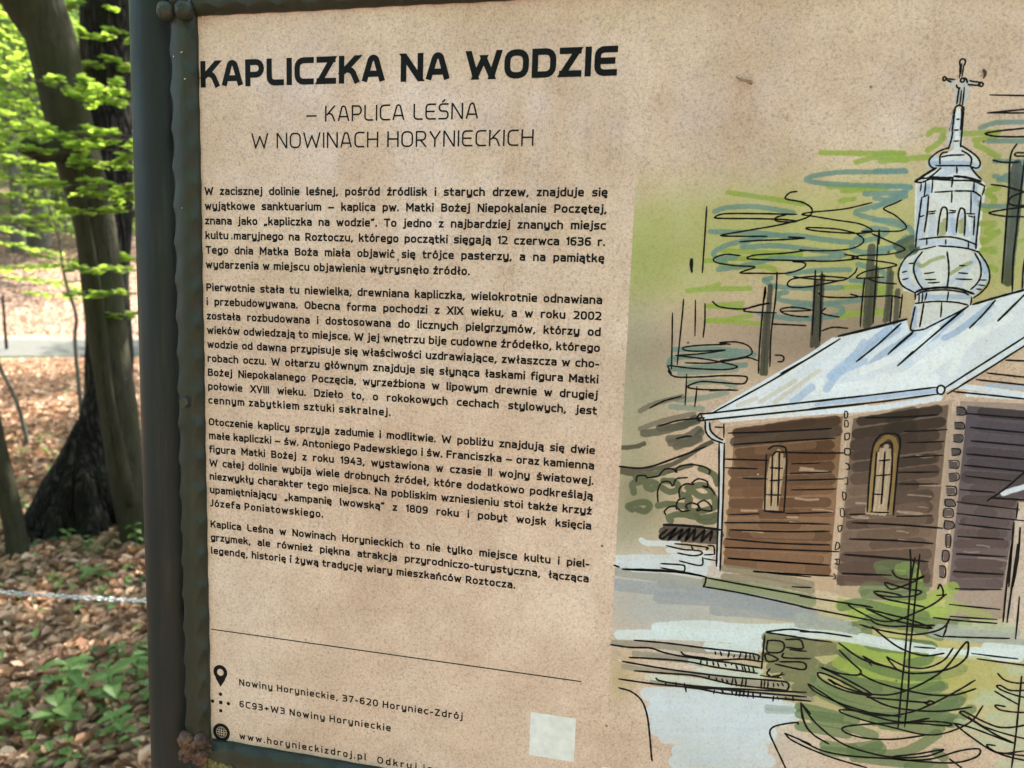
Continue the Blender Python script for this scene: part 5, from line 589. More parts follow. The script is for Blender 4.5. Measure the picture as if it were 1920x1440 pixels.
def panel_mat():
    k = NT('printed_paper_look_panel'); o = k.obj()
    tx = k.n('ShaderNodeTexImage'); tx.image = img; tx.extension = 'EXTEND'; tx.interpolation = 'Cubic'; k.l(k.n('ShaderNodeUVMap', uv_map='print').outputs[0], tx.inputs[0])
    a = k.noise(7, 5, .62, o, .4); b = k.noise(26, 6, .7, o, .3); c = k.noise(420, 3, .75, o); d = k.noise(900, 2, .6, o)
    st = k.noise(55, 5, .7, k.scalev(o, (1, 1, .14)))
    base = k.ramp(a, [(.28, lin((194, 168, 153))), (.5, lin((212, 189, 176))), (.72, lin((226, 207, 198)))])
    base = k.mix(k.ramp(b, [(.44, .0), (.72, .5)]), base, lin((180, 153, 135)))
    base = k.mix(1., base, k.ramp(c, [(.30, .64), (.46, .95), (.62, 1.05)]), 'MULTIPLY')
    base = k.mix(1., base, k.ramp(d, [(.28, .74), (.48, .98), (.7, 1.06)]), 'MULTIPLY')
    base = k.mix(k.ramp(st, [(.62, 0.), (.80, .28)]), base, lin((120, 96, 70)))
    inv = tuple(1/v for v in lin(tuple(PAPER*255)))
    ratio = k.mix(1., tx.outputs['Color'], inv, 'MULTIPLY')
    # where the paint lies the print keeps a little less of the paper's mottling
    res = k.mix(1., base, ratio, 'MULTIPLY'); vd = k.n('ShaderNodeVectorMath', operation='DISTANCE'); k.l(tx.outputs['Color'], vd.inputs[0]); vd.inputs[1].default_value = lin(tuple(PAPER*255))
    pm = k.ramp(vd.outputs['Value'], [(.02, 0.), (.20, .55)]); mf = k.n('ShaderNodeMath', operation='MULTIPLY'); k.l(pm, mf.inputs[0]); mf.inputs[1].default_value = 1.
    res = k.mix(mf.outputs[0], res, tx.outputs['Color'])
    gr = k.n('ShaderNodeMix', data_type='RGBA', blend_type='MULTIPLY'); 
    # dirt specks and drips
    v = k.n('ShaderNodeTexVoronoi'); v.inputs['Scale'].default_value = 34; k.l(o, v.inputs['Vector'])
    sp = k.ramp(v.outputs['Distance'], [(.028, .85), (.05, 0.)]); rn = k.ramp(k.noise(30, 2, .5, o), [(.52, 0.), (.56, 1.)])
    m = k.n('ShaderNodeMath', operation='MULTIPLY'); k.l(sp, m.inputs[0]); k.l(rn, m.inputs[1])
    res = k.mix(m.outputs[0], res, (.045, .03, .02))
    k.t.nodes.remove(gr)
    k.pbsdf(res, k.ramp(a, [(.3, .36), (.7, .48)]), k.bump(c, .12, .0004), .12, 0., .8, .07); return k.m
M['panel'] = panel_mat()
M['alu'] = plain('raw_panel_edge', (.30, .30, .29), .5, .4)

mb = MB(); a = [bw(BL-6, BT-6), bw(BR+6, BT-6), bw(BR+6, BB+6), bw(BL-6, BB+6)]; b_ = [bw(BL-6, BT-6, -3), bw(BR+6, BT-6, -3), bw(BR+6, BB+6, -3), bw(BL-6, BB+6, -3)]
mb.add(a+b_, [(3, 2, 1, 0), (4, 5, 6, 7), (0, 1, 5, 4), (1, 2, 6, 5), (2, 3, 7, 6), (3, 0, 4, 7)])
pan = mb.build('panel', M['panel'], board); me = pan.data; me.materials.append(M['alu'])
uv = me.uv_layers.new(name='print')
for p in me.polygons:
    if p.index: p.material_index = 1
    for li in p.loop_indices:
        co = me.vertices[me.loops[li].vertex_index].co + board.location
        uv.data[li].uv = ((co.x*1000-PX0)/(PX1-PX0), 1-((Z0-co.z)*1000-PY0)/(PY1-PY0))

# ---- stroke ribbons lying on the panel
def ribbon(mb, P, w, h, closed=False, ext=0., taper=False):
    P = [p for i, p in enumerate(P) if i == 0 or math.hypot(p[0]-P[i-1][0], p[1]-P[i-1][1]) > 1e-4]
    if len(P) < 2: return
    if closed and math.hypot(P[0][0]-P[-1][0], P[0][1]-P[-1][1]) < 1e-3: P = P[:-1]
    n = len(P)
    if not closed and ext:
        d = math.hypot(P[1][0]-P[0][0], P[1][1]-P[0][1]); P[0] = (P[0][0]-(P[1][0]-P[0][0])/d*ext, P[0][1]-(P[1][1]-P[0][1])/d*ext)
        d = math.hypot(P[-1][0]-P[-2][0], P[-1][1]-P[-2][1]); P[-1] = (P[-1][0]+(P[-1][0]-P[-2][0])/d*ext, P[-1][1]+(P[-1][1]-P[-2][1])/d*ext)
    vs = []
    for i in range(n):
        a_ = P[i-1] if (i or closed) else None; c_ = P[(i+1) % n] if (i < n-1 or closed) else None; p = P[i]
        def un(q, r): dd = math.hypot(r[0]-q[0], r[1]-q[1]) or 1; return ((r[0]-q[0])/dd, (r[1]-q[1])/dd)
        d1 = un(a_, p) if a_ else un(p, c_); d2 = un(p, c_) if c_ else d1
        n1 = (-d1[1], d1[0]); n2 = (-d2[1], d2[0]); mx, my = n1[0]+n2[0], n1[1]+n2[1]; L = math.hypot(mx, my)
        if L < .5: mx, my = n2; sc = 1.
        else: mx, my = mx/L, my/L; sc = min(2.2, 1/max(.35, mx*n1[0]+my*n1[1]))
        ww = w
        if taper:
            q = min(i, n-1-i); ww = w*(.62 if q == 0 else 1) * (1+.10*math.sin(i*1.7+P[0][0]))
        vs += [bw(p[0]+mx*ww/2*sc, p[1]+my*ww/2*sc, h), bw(p[0]-mx*ww/2*sc, p[1]-my*ww/2*sc, h)]
    fs = [(2*i, 2*i+1, 2*((i+1) % n)+1, 2*((i+1) % n)) for i in range(n if closed else n-1)]
    mb.add(vs, fs)
def rounded(pts, rdef, closed):
    n = len(pts); out = []
    for i, p in enumerate(pts):
        r = p[2] if len(p) > 2 else rdef
        if (not closed and i in (0, n-1)) or r <= 0: out.append((p[0], p[1])); continue
        a_, c_ = pts[i-1], pts[(i+1) % n]
        la = math.hypot(a_[0]-p[0], a_[1]-p[1]); lc = math.hypot(c_[0]-p[0], c_[1]-p[1]); r = min(r, la*.5 if (closed or i-1 > 0) else la, lc*.5 if (closed or i+1 < n-1) else lc)
        q0 = (p[0]+(a_[0]-p[0])/la*r, p[1]+(a_[1]-p[1])/la*r); q1 = (p[0]+(c_[0]-p[0])/lc*r, p[1]+(c_[1]-p[1])/lc*r)
        for k in range(5):
            t = k/4; f = .86
            cx_, cy_ = p[0]*f+(q0[0]+q1[0])*.5*(1-f), p[1]*f+(q0[1]+q1[1])*.5*(1-f)
            out.append(((1-t)**2*q0[0]+2*t*(1-t)*cx_+t*t*q1[0], (1-t)**2*q0[1]+2*t*(1-t)*cy_+t*t*q1[1]))
    return out
# stroke alphabet: width of the skeleton, then strokes (radius, closed, points)
X_ = .70; D_ = -.26; A_ = 1.05; N_ = .43
def o_(w=N_, y0=0., y1=X_, r=.2): return (r, 1, [(0, y0), (0, y1), (w, y1), (w, y0)])
def V(x, a, b): return (0, 0, [(x, a), (x, b)])
def acute(x, y=.93): return (0, 0, [(x-.04, y), (x+.09, y+.15)])
def ogon(x, y=0.): return (.08, 0, [(x, y), (x-.09, y-.12), (x-.05, y-.24), (x+.06, y-.23)])
FT = {}
FT['a'] = (.41, [(.16, 0, [(.04, X_), (.41, X_), (.41, 0)]), (.15, 0, [(.41, .40), (0, .40), (0, 0), (.41, 0)])])
FT['b'] = (N_, [V(0, 0, A_), (.2, 0, [(0, X_), (N_, X_), (N_, 0), (0, 0)])])
FT['c'] = (.36, [(.2, 0, [(.36, X_), (0, X_), (0, 0), (.36, 0)])])
FT['d'] = (N_, [V(N_, 0, A_), (.2, 0, [(N_, X_), (0, X_), (0, 0), (N_, 0)])])
FT['e'] = (.42, [(0, 0, [(0, .35), (.42, .35, 0), (.42, X_, .2), (0, X_, .2), (0, 0, .2), (.40, 0)])])
FT['f'] = (.26, [(.15, 0, [(.28, A_), (.06, A_), (.06, 0)]), (0, 0, [(-.02, .66), (.26, .66)])])
FT['g'] = (N_, [(.2, 0, [(N_, X_), (0, X_), (0, 0), (N_, 0)]), (.16, 0, [(N_, X_), (N_, D_), (.04, D_)])])
FT['h'] = (N_, [V(0, 0, A_), (.2, 0, [(0, X_), (N_, X_), (N_, 0)])])
FT['i'] = (0., [V(0, 0, .67), V(0, 1.03, 1.05)])
FT['j'] = (.10, [(.12, 0, [(.1, X_), (.1, D_), (-.06, D_)]), V(.1, 1.03, 1.05)])
FT['k'] = (.40, [V(0, 0, A_), (0, 0, [(.37, X_), (.08, .34)]), (.1, 0, [(.10, .37), (.26, .37), (.40, 0)])])
FT['l'] = (.05, [(.08, 0, [(0, A_), (0, 0), (.06, 0)])])
FT['ł'] = (.16, [(.08, 0, [(.08, A_), (.08, 0), (.14, 0)]), (0, 0, [(-.04, .42), (.20, .64)])])
FT['m'] = (.70, [V(0, 0, X_), (.17, 0, [(0, X_), (.35, X_), (.35, 0)]), (.17, 0, [(.33, X_), (.70, X_), (.70, 0)])])
FT['n'] = (N_, [V(0, 0, X_), (.2, 0, [(0, X_), (N_, X_), (N_, 0)])])
FT['o'] = (N_, [o_()])
FT['p'] = (N_, [V(0, D_, X_), (.2, 0, [(0, X_), (N_, X_), (N_, 0), (0, 0)])])
FT['r'] = (.28, [V(0, 0, X_), (.18, 0, [(0, X_*.86), (.06, X_), (.28, X_)])])
FT['s'] = (.37, [(.13, 0, [(.36, X_), (0, X_), (0, .36), (.37, .36), (.37, 0), (0, 0)])])
FT['t'] = (.27, [(.15, 0, [(.06, .94), (.06, 0), (.27, 0)]), (0, 0, [(-.03, .66), (.26, .66)])])
FT['u'] = (N_, [(.2, 0, [(0, X_), (0, 0), (N_, 0)]), V(N_, 0, X_)])
FT['w'] = (.66, [(0, 2, [(0, 0.7), (0.16, 0)]), (0, 2, [(0.33, 0.58), (0.16, 0)]), (0, 2, [(0.33, 0.58), (0.5, 0)]), (0, 2, [(0.66, 0.7), (0.5, 0)])])
FT['y'] = (N_, [(.2, 0, [(0, X_), (0, 0), (N_, 0)]), (.16, 0, [(N_, X_), (N_, D_), (.06, D_)])])
FT['z'] = (.35, [(0, 0, [(0, X_), (.34, X_)]), (0, 2, [(.32, X_), (.02, 0)]), (0, 0, [(0, 0), (.35, 0)])])
for k_, b_, x in (('ó', 'o', .2), ('ś', 's', .18), ('ź', 'z', .17), ('ć', 'c', .18), ('ń', 'n', .2)): FT[k_] = (FT[b_][0], FT[b_][1]+[acute(x)])
FT['ż'] = (.37, FT['z'][1]+[V(.175, .98, 1.01)]); FT['ą'] = (.41, FT['a'][1]+[ogon(.41)]); FT['ę'] = (.42, FT['e'][1]+[ogon(.36)])
FT['A'] = (.56, [(.12, 0, [(0, 0), (.20, 1), (.36, 1), (.56, 0)]), (0, 0, [(.08, .27), (.48, .27)])])
FT['B'] = (.50, [V(0, 0, 1), (0, 0, [(0, 1), (.46, 1, .2), (.46, .53, .2), (.1, .53)]), (0, 0, [(0, .53), (.50, .53, .2), (.50, 0, .2), (0, 0)])])
FT['C'] = (.48, [(.26, 0, [(.48, 1), (0, 1), (0, 0), (.48, 0)])])
FT['D'] = (.54, [(0, 1, [(0, 0), (0, 1), (.54, 1, .26), (.54, 0, .26)])])
FT['E'] = (.48, [(.22, 0, [(.48, 1), (0, 1), (0, 0), (.48, 0)]), (0, 0, [(0, .51), (.42, .51)])])
FT['F'] = (.44, [(0, 0, [(.44, 1), (0, 1), (0, 0)]), (0, 0, [(0, .50), (.38, .50)])])
FT['H'] = (.54, [V(0, 0, 1), V(.54, 0, 1), (0, 0, [(0, .52), (.54, .52)])])
FT['I'] = (0., [V(0, 0, 1)])
FT['J'] = (.26, [(.18, 0, [(.26, 1), (.26, 0), (0, 0)])])
FT['K'] = (.50, [V(0, 0, 1), (0, 2, [(0.47, 1), (0.09, 0.44)]), (.16, 0, [(.14, .50), (.34, .50), (.49, 0)])])
FT['L'] = (.42, [(.22, 0, [(0, 1), (0, 0), (.42, 0)])])
FT['M'] = (.66, [V(0, 0, 1), V(.66, 0, 1), (0, 2, [(0.03, 1), (0.33, 0.34)]), (0, 2, [(0.63, 1), (0.33, 0.34)])])
FT['N'] = (.54, [V(0, 0, 1), V(.54, 0, 1), (0, 2, [(0.03, 1), (0.51, 0)])])
FT['O'] = (.56, [o_(.56, 0, 1, .27)])
FT['P'] = (.48, [V(0, 0, 1), (0, 0, [(0, 1), (.48, 1, .24), (.48, .40, .24), (0, .40)])])
FT['R'] = (.50, [V(0, 0, 1), (0, 0, [(0, 1), (.48, 1, .24), (.48, .42, .24), (0, .42)]), (0, 2, [(.22, .42), (.48, 0)])])
FT['S'] = (.46, [(.2, 0, [(.44, 1), (0, 1), (0, .52), (.46, .52), (.46, 0), (0, 0)])])
FT['Ś'] = (.46, FT['S'][1]+[acute(.2, 1.14)])
FT['T'] = (.52, [(0, 0, [(0, 1), (.52, 1)]), V(.26, 0, 1)])
FT['V'] = (.54, [(0, 2, [(0, 1), (0.27, 0)]), (0, 2, [(0.54, 1), (0.27, 0)])])
FT['W'] = (.90, [(0, 2, [(0, 1), (0.2, 0)]), (0, 2, [(0.45, 0.8), (0.2, 0)]), (0, 2, [(0.45, 0.8), (0.7, 0)]), (0, 2, [(0.9, 1), (0.7, 0)])])
FT['X'] = (.52, [(0, 2, [(0, 1), (0.52, 0)]), (0, 2, [(0.52, 1), (0, 0)])])
FT['Y'] = (.52, [(0, 0, [(0, 1), (.26, .46), (.52, 1)]), V(.26, 0, .46)])
FT['Z'] = (.48, [(0, 0, [(0, 1), (.46, 1)]), (0, 2, [(0.44, 1), (0.02, 0)]), (0, 0, [(0, 0), (.48, 0)])])
FT['0'] = (.46, [o_(.46, 0, 1, .23)])
FT['1'] = (.18, [(0, 0, [(0, .84), (.18, 1), (.18, 0)])])
FT['2'] = (.46, [(0, 0, [(0, 1), (.44, 1, .22), (.44, .52, .22), (0, 0, 0), (.46, 0)])])
FT['3'] = (.44, [(0, 0, [(0, 1), (.42, 1, .2), (.42, .53, .16), (.10, .53)]), (0, 0, [(.2, .53), (.44, .53, .2), (.44, 0, .2), (0, 0)])])
FT['4'] = (.50, [(0, 0, [(.32, 1), (0, .24), (.50, .24)]), V(.38, 0, .5)])
FT['6'] = (.46, [(.24, 0, [(.42, 1), (0, 1), (0, 0), (.46, 0), (.46, .58), (0, .58)])])
FT['7'] = (.44, [(0, 0, [(0, 1), (.44, 1), (.14, 0)])])
FT['8'] = (.46, [(.18, 1, [(.02, .53), (.02, 1), (.44, 1), (.44, .53)]), (.18, 1, [(0, .53), (.46, .53), (.46, 0), (0, 0)])])
FT['9'] = (.46, [(.24, 0, [(.04, 0), (.46, 0), (.46, 1), (0, 1), (0, .42), (.46, .42)])])
FT[','] = (.05, [(0, 0, [(.06, .04), (-.04, -.21)])]); FT['.'] = (0., [V(0, 0, .03)])
FT['-'] = (.22, [(0, 0, [(0, .36), (.22, .36)])]); FT['–'] = (.50, [(0, 0, [(0, .36), (.50, .36)])]); FT['+'] = (.42, [(0, 0, [(0, .42), (.42, .42)]), V(.21, .2, .64)])
FT['„'] = (.24, [(0, 0, [(.05, .04), (-.03, -.20)]), (0, 0, [(.25, .04), (.17, -.20)])]); FT['”'] = (.24, [(0, 0, [(.05, 1.05), (-.03, .81)]), (0, 0, [(.25, 1.05), (.17, .81)])])
GW = 1.27
def text(mb, s, x0, x1, base, cap, wt, mode, h, track=.235, space=.40, GW=1.40):
    """mode 'words' stretches the gaps between words, 'track' stretches every gap, 'free' keeps the set width"""
    def nat(tr, sp):
        x = 0
        for i, ch_ in enumerate(s): x += (sp if ch_ == ' ' else FT[ch_][0]*GW*(1-wt)+wt+(tr-wt if i < len(s)-1 else 0))
        return x
    W_ = (x1-x0)/cap if x1 is not None else None; ns = s.count(' ')
    if mode == 'words' and ns: space += (W_-nat(track, space))/ns
    elif mode == 'track': track += (W_-nat(track, space))/(len(s)-1-ns)
    x = 0; zi = 0
    for ch_ in s:
        if ch_ == ' ': x += space; continue
        w, strokes = FT[ch_]
        for (r, closed, pts) in strokes:
            if closed == 2:
                (xa, ya), (xb, yb) = [((x+wt/2+p[0]*GW*(1-wt))*cap+x0, base-(wt/2+p[1]*(1-wt))*cap) for p in pts]
                s1 = 1 if ya > yb else -1; hv = wt/2*cap; dx = (xb-xa)/(yb-ya)
                xa += dx*s1*hv; ya += s1*hv; xb -= dx*s1*hv; yb -= s1*hv; hw = wt/2*cap*math.sqrt(1+dx*dx)
                a_ = xa-hw, xa+hw, xb+hw, xb-hw
                mb.add([bw(a_[0], ya, h+.03+.025*(zi % 4)), bw(a_[1], ya, h+.03+.025*(zi % 4)), bw(a_[2], yb, h+.03+.025*(zi % 4)), bw(a_[3], yb, h+.03+.025*(zi % 4))], [(0, 1, 2, 3) if s1 > 0 else (3, 2, 1, 0)]); zi += 1
                continue
            q = [(p[0]*GW*(1-wt), p[1]*(1-wt)) + ((p[2],) if len(p) > 2 else ()) for p in pts]
            q = rounded(q, r, closed)
            P = [(x0+(x+wt/2+a)*cap, base-(wt/2+b)*cap) for a, b in q]
            e = 0 if closed else wt/2*cap*(1.0 if abs(P[0][0]-P[1][0]) < 1e-6 or abs(P[0][1]-P[1][1]) < 1e-6 else .6)
            ribbon(mb, P, wt*cap, h+.025*(zi % 4), bool(closed), e); zi += 1
        x += w*GW*(1-wt)+wt+(track-wt)
    return x0+x*cap
H_ = .12
mb = MB(); text(mb, 'KAPLICZKA NA WODZIE', -1.6, 342.6, -87.4, 21.2, .222, 'track', H_, .33, .52, 1.55)
tag(mb.build('title_lettering', M['ink'], board), 'bold black title KAPLICZKA NA WODZIE')
mb = MB(); text(mb, '– KAPLICA LEŚNA', 93.8, 237.7, -58.3, 12.3, .105, 'track', H_, .26, .44); text(mb, 'W NOWINACH HORYNIECKICH', 44.6, 281.9, -37.7, 12.3, .105, 'track', H_, .26, .44)
tag(mb.build('subtitle_lettering', M['ink'], board), 'two thin-lined lines of capitals under the title')
PARA = [(0, ['W zacisznej dolinie leśnej, pośród źródlisk i starych drzew, znajduje się', 'wyjątkowe sanktuarium – kaplica pw. Matki Bożej Niepokalanie Poczętej,', 'znana jako „kapliczka na wodzie”. To jedno z najbardziej znanych miejsc', 'kultu maryjnego na Roztoczu, którego początki sięgają 12 czerwca 1636 r.', 'Tego dnia Matka Boża miała objawić się trójce pasterzy, a na pamiątkę', 'wydarzenia w miejscu objawienia wytrysnęło źródło.']),
 (6, ['Pierwotnie stała tu niewielka, drewniana kapliczka, wielokrotnie odnawiana', 'i przebudowywana. Obecna forma pochodzi z XIX wieku, a w roku 2002', 'została rozbudowana i dostosowana do licznych pielgrzymów, którzy od', 'wieków odwiedzają to miejsce. W jej wnętrzu bije cudowne źródełko, którego', 'wodzie od dawna przypisuje się właściwości uzdrawiające, zwłaszcza w cho-', 'robach oczu. W ołtarzu głównym znajduje się słynąca łaskami figura Matki', 'Bożej Niepokalanego Poczęcia, wyrzeźbiona w lipowym drewnie w drugiej', 'połowie XVIII wieku. Dzieło to, o rokokowych cechach stylowych, jest', 'cennym zabytkiem sztuki sakralnej.']),
 (15, ['Otoczenie kaplicy sprzyja zadumie i modlitwie. W pobliżu znajdują się dwie', 'małe kapliczki – św. Antoniego Padewskiego i św. Franciszka – oraz kamienna', 'figura Matki Bożej z roku 1943, wystawiona w czasie II wojny światowej.', 'W całej dolinie wybija wiele drobnych źródeł, które dodatkowo podkreślają', 'niezwykły charakter tego miejsca. Na pobliskim wzniesieniu stoi także krzyż', 'upamiętniający „kampanię lwowską” z 1809 roku i pobyt wojsk księcia', 'Józefa Poniatowskiego.']),
 (22, ['Kaplica Leśna w Nowinach Horynieckich to nie tylko miejsce kultu i piel-', 'grzymek, ale również piękna atrakcja przyrodniczo-turystyczna, łącząca', 'legendę, historię i żywą tradycję wiary mieszkańców Roztocza.'])]
for pi, (n0, lines) in enumerate(PARA):
    mb = MB()
    for i, s in enumerate(lines):
        y = (n0+i)*12.2856 + pi*7.0244
        if i < len(lines)-1: text(mb, s, .2, 340., y, 6.65, .21, 'words', H_, .315, .45, 1.45)
        else: text(mb, s, .2, (234.3, 169.6, 109.2, 280.)[pi], y, 6.65, .21, 'track', H_, .315, .45, 1.42)
    tag(mb.build('paragraph_lettering', M['ink'], board), ['first paragraph of black text, six lines', 'second paragraph of black text, nine lines', 'third paragraph of black text, seven lines', 'fourth paragraph of black text, three lines'][pi])
mb = MB(); ribbon(mb, [(-1.1, 387.6), (338, 388.6)], .95, H_); mb.build('divider_line', M['ink'], board)
CT = [('Nowiny Horynieckie, 37-620 Horyniec-Zdrój', 26.6, 238.4, 438.1), ('6C93+W3 Nowiny Horynieckie', 26.6, 173.6, 459.4), ('www.horynieckizdroj.pl', 26.2, 150.8, 490.7), ('Odkryj jeszcze', 161.4, 245, 491.4)]
for i, (s, xa, xb, y) in enumerate(CT):
    mb = MB(); text(mb, s, xa, xb, y, 6.5, .185, 'track', H_, .235, .45, 1.42); tag(mb.build('contact_lettering', M['ink'], board), ['address line', 'map code line', 'web address line', 'line beginning Odkryj, cut by the lower frame'][i])
def disc(mb, X, Y, r, h, n=28, ry=None):
    mb.add([bw(X+r*math.cos(2*math.pi*i/n), Y+(ry or r)*math.sin(2*math.pi*i/n), h) for i in range(n)], [tuple(range(n))])
# map pin: ring head with a point
mb = MB(); n = 40; outer = []; inner = []; X0, Y0 = 7.6, 428.2
for i in range(n):
    a = 2*math.pi*i/n; inner.append((X0+3.3*math.sin(a), Y0-3.3*math.cos(a)))
    dx, dy = math.sin(a), -math.cos(a); r = 7.1
    if dy > 0: r = min(14.2/(abs(dx)*1.55+dy), 9999) if abs(dx) < .70 else 7.1
    r = max(r, 7.1) if dy > 0 else 7.1
    outer.append((X0+r*dx*(1 if dy < 0 else 1), Y0+r*dy))
mb.add([bw(*p, H_) for p in outer]+[bw(*p, H_) for p in inner], [(i, (i+1) % n, n+(i+1) % n, n+i) for i in range(n)]); mb.build('map_pin_icon', M['ink'], board)
mb = MB()
for X, Y in ((7.4, 449.6), (-.9, 457.7), (15.3, 457.7), (7.4, 465.9)): disc(mb, X, Y, 1.75, H_)
mb.add([bw(5.8, 456, H_), bw(9.2, 456, H_), bw(9.2, 459.4, H_), bw(5.8, 459.4, H_)], [(0, 1, 2, 3)]); mb.build('plus_code_icon', M['ink'], board)
mb = MB(); GX, GY = 7.7, 487.2
ring = [(GX+7.1*math.cos(2*math.pi*i/48), GY+7.1*math.sin(2*math.pi*i/48)) for i in range(48)]; ribbon(mb, ring, 3.3, H_, True)
def insector(x0, x1, y0, y1): # dark cells of the globe between its light meridians and parallels
    vs = []; m = 6
    for (u, v) in [(x0+(x1-x0)*i/m, y0) for i in range(m+1)]+[(x1, y0+(y1-y0)*i/m) for i in range(1, m+1)]+[(x1+(x0-x1)*i/m, y1) for i in range(1, m+1)]+[(x0, y1+(y0-y1)*i/m) for i in range(1, m)]:
        vs.append(bw(GX+5.0*math.sin(u)*math.cos(v), GY+5.0*math.sin(v), H_))
    mb.add(vs, [tuple(range(len(vs)))])
for (u0, u1) in ((-1.45, -.62), (-.47, -.07), (.07, .47), (.62, 1.45)):
    for (v0, v1) in ((-1.35, -.52), (-.38, -.07), (.07, .38), (.52, 1.35)): insector(u0, u1, v0, v1)
mb.build('globe_icon', M['ink'], board)
mb = MB(); mb.add([bw(297, 421.4, .15), bw(335.1, 421.5, .15), bw(335, 460.2, .15), bw(297, 460.3, .15)], [(3, 2, 1, 0)]); tag(mb.build('sticker', M['sticker'], board), 'plain white square print patch')
mb = MB(); mb.add([bw(358, 460.2, .15), bw(420, 460.2, .15), bw(420, 495, .15), bw(358, 495, .15)], [(3, 2, 1, 0)]); tag(mb.build('sticker', M['sticker'], board), 'white patch at the bottom edge under the picture')
# pen drawing
mb = MB(); zi = 0
for w, ls in INK.items():
    for l in ls:
        P = pairs(l); P = catmull(P, 7) if len(P) > 2 else [P[0], ((P[0][0]+P[1][0])/2+.12, (P[0][1]+P[1][1])/2+.12), P[1]]
        ribbon(mb, P, w/10.*1.2, H_+.02+.004*(zi % 9), False, w/30., True); zi += 1
lr = random.Random(77)
for l in LOOPS:
    P = [(x_+lr.uniform(-.6, .6), y_+lr.uniform(-.7, .7)) for x_, y_ in pairs(l[1:])]; P = catmull(P+(P[:1] if lr.random() < .6 else []), 4); ribbon(mb, P, lr.uniform(.7, 1.05), H_+.05, False, 0, True)
tag(mb.build('pen_drawing', M['ink'], board), 'black pen lines of the chapel, trees and fence')

# ---- frame of hammered bars
def scal(s, pitch, A, skew=.5):
    t = (s/pitch) % 1.; t = t/skew*.5 if t < skew else .5+(t-skew)/(1-skew)*.5
    return A*(.45*math.sin(math.pi*t)+.55*(.5-.5*math.cos(2*math.pi*t)))
def bar(name, axis, s0, s1, v0, v1, at, flip, pitch, A, label=None, ph=0., skew=.5):
    """axis 'v': vertical bar between v0..v1 across; flip: which side faces the panel (+1: larger coordinate)"""
    mb = MB(); n = int(abs(s1-s0)/1.4); rings = []; w = v1-v0
    for i in range(n+1):
        s = s0+(s1-s0)*i/n; a_in = scal(s+ph, pitch, A, skew); a_out = scal(s+pitch*.45+ph, pitch*1.06, A*.55, 1-skew)
        j = .35*noise.noise((s*.02, v0, 0.)); k_ = .5*noise.noise((s*.05, v0, 4.))
        # across coordinate measured from the inner (panel) edge outwards, height in front of the panel
        prof = [(.6+.4*a_in/A, -1.5), (0+a_in*.12, 1.2), (.4+a_in*.2, 3.2), (1.5+a_in*.62, 5.8), (2.6+a_in*1.0, 8.2), (3.6+a_in*1.0, 8.7), (w*.5, 8.9+k_), (w-3.2-a_out, 8.5), (w-2.2-a_out, 8.0), (w-.4-a_out*.35, 4.4), (w-.4, -1.5), (w*.5, -9), (.9, -9)]
        ring = []
        for (c, h) in prof:
            c += j; cc = (v1-c) if flip > 0 else (v0+c)
            ring.append(bw(cc, s, h) if axis == 'v' else bw(s, cc, h))
        rings.append(ring)
    m = len(rings[0]); vs = [p for r_ in rings for p in r_]; fs = []
    for i in range(n):
        for q in range(m): fs.append((i*m+q, i*m+(q+1) % m, (i+1)*m+(q+1) % m, (i+1)*m+q))
    fs += [tuple(range(m)), tuple(n*m+q for q in range(m))]
    mb.add(vs, fs); me = mb.mesh(name, M['frame'], True, tuple(board.location)); bm = bmesh.new(); bm.from_mesh(me); bmesh.ops.recalc_face_normals(bm, faces=bm.faces); bm.to_mesh(me); bm.free()
    ob = bpy.data.objects.new(name, me); col.objects.link(ob); ob.parent = board; md = ob.modifiers.new('edge', 'EDGE_SPLIT'); md.split_angle = R(32)
    if label: tag(ob, label)
    return ob
bar('frame_bar', 'v', BT-4, 505, -26.6, -2.4, 0, +1, 29.5, 5.2, 'left hammered frame bar with greenish algae', ph=8, skew=.62)
bar('frame_bar', 'v', BT-4, 505, BR+2.4, BR+26.6, 0, -1, 29.5, 3.6, 'right hammered frame bar')
bar('frame_bar', 'h', BL, BR+2, BT-21.5, BT+2.6, 0, +1, 26., 3.6, 'upper hammered frame bar', ph=4)
bar('frame_bar', 'h', BL, BR+2, 494.3, 518.5, 0, -1, 34., 3.4, 'lower hammered frame bar', ph=10, skew=.4)
def ball(mb, X, Y, h, r, rz, seed=0., rough=0.):
    nu, nv = 22, 12; vs = []; fs = []
    for i in range(nv+1):
        th = math.pi*i/nv
        for j in range(nu):
            ph = 2*math.pi*j/nu; n_ = 1+rough*noise.noise((math.cos(ph)*1.6+seed, math.sin(ph)*1.6, math.cos(th)*1.6+seed))
            vs.append(bw(X+r*n_*math.sin(th)*math.cos(ph), Y+r*n_*math.sin(th)*math.sin(ph), h+rz*n_*math.cos(th)))
    for i in range(nv):
        for j in range(nu): fs.append((i*nu+j, i*nu+(j+1) % nu, (i+1)*nu+(j+1) % nu, (i+1)*nu+j))
    mb.add(vs, fs)
def rosette(cx, cy, mat, rough, label, ang=45.):
    mb = MB(); q_ = .88 if mat == 'rust' else 1.
    for k in range(4):
        a = R(ang+90*k); ball(mb, cx+11.6*q_*math.cos(a), cy+11.6*q_*math.sin(a), 9.5, 8.3*q_, 7.5*q_, k*3.1+cx, rough)
        ball(mb, cx+6.2*math.cos(a), cy+6.2*math.sin(a), 7.5, 5.2, 5.5, k*2.+cy, rough)
    ball(mb, cx, cy, 10.5, 4.3, 4.2, 9., rough)
    o = mb.build('corner_rosette', M[mat], board, smooth=True); tag(o, label); return o
rosette(-16.6, -153.5, 'frame', .04, 'green-grey four-ball rosette at the top left corner')
rosette(BR+14, -153.5, 'frame', .04, 'green-grey rosette at the top right corner')
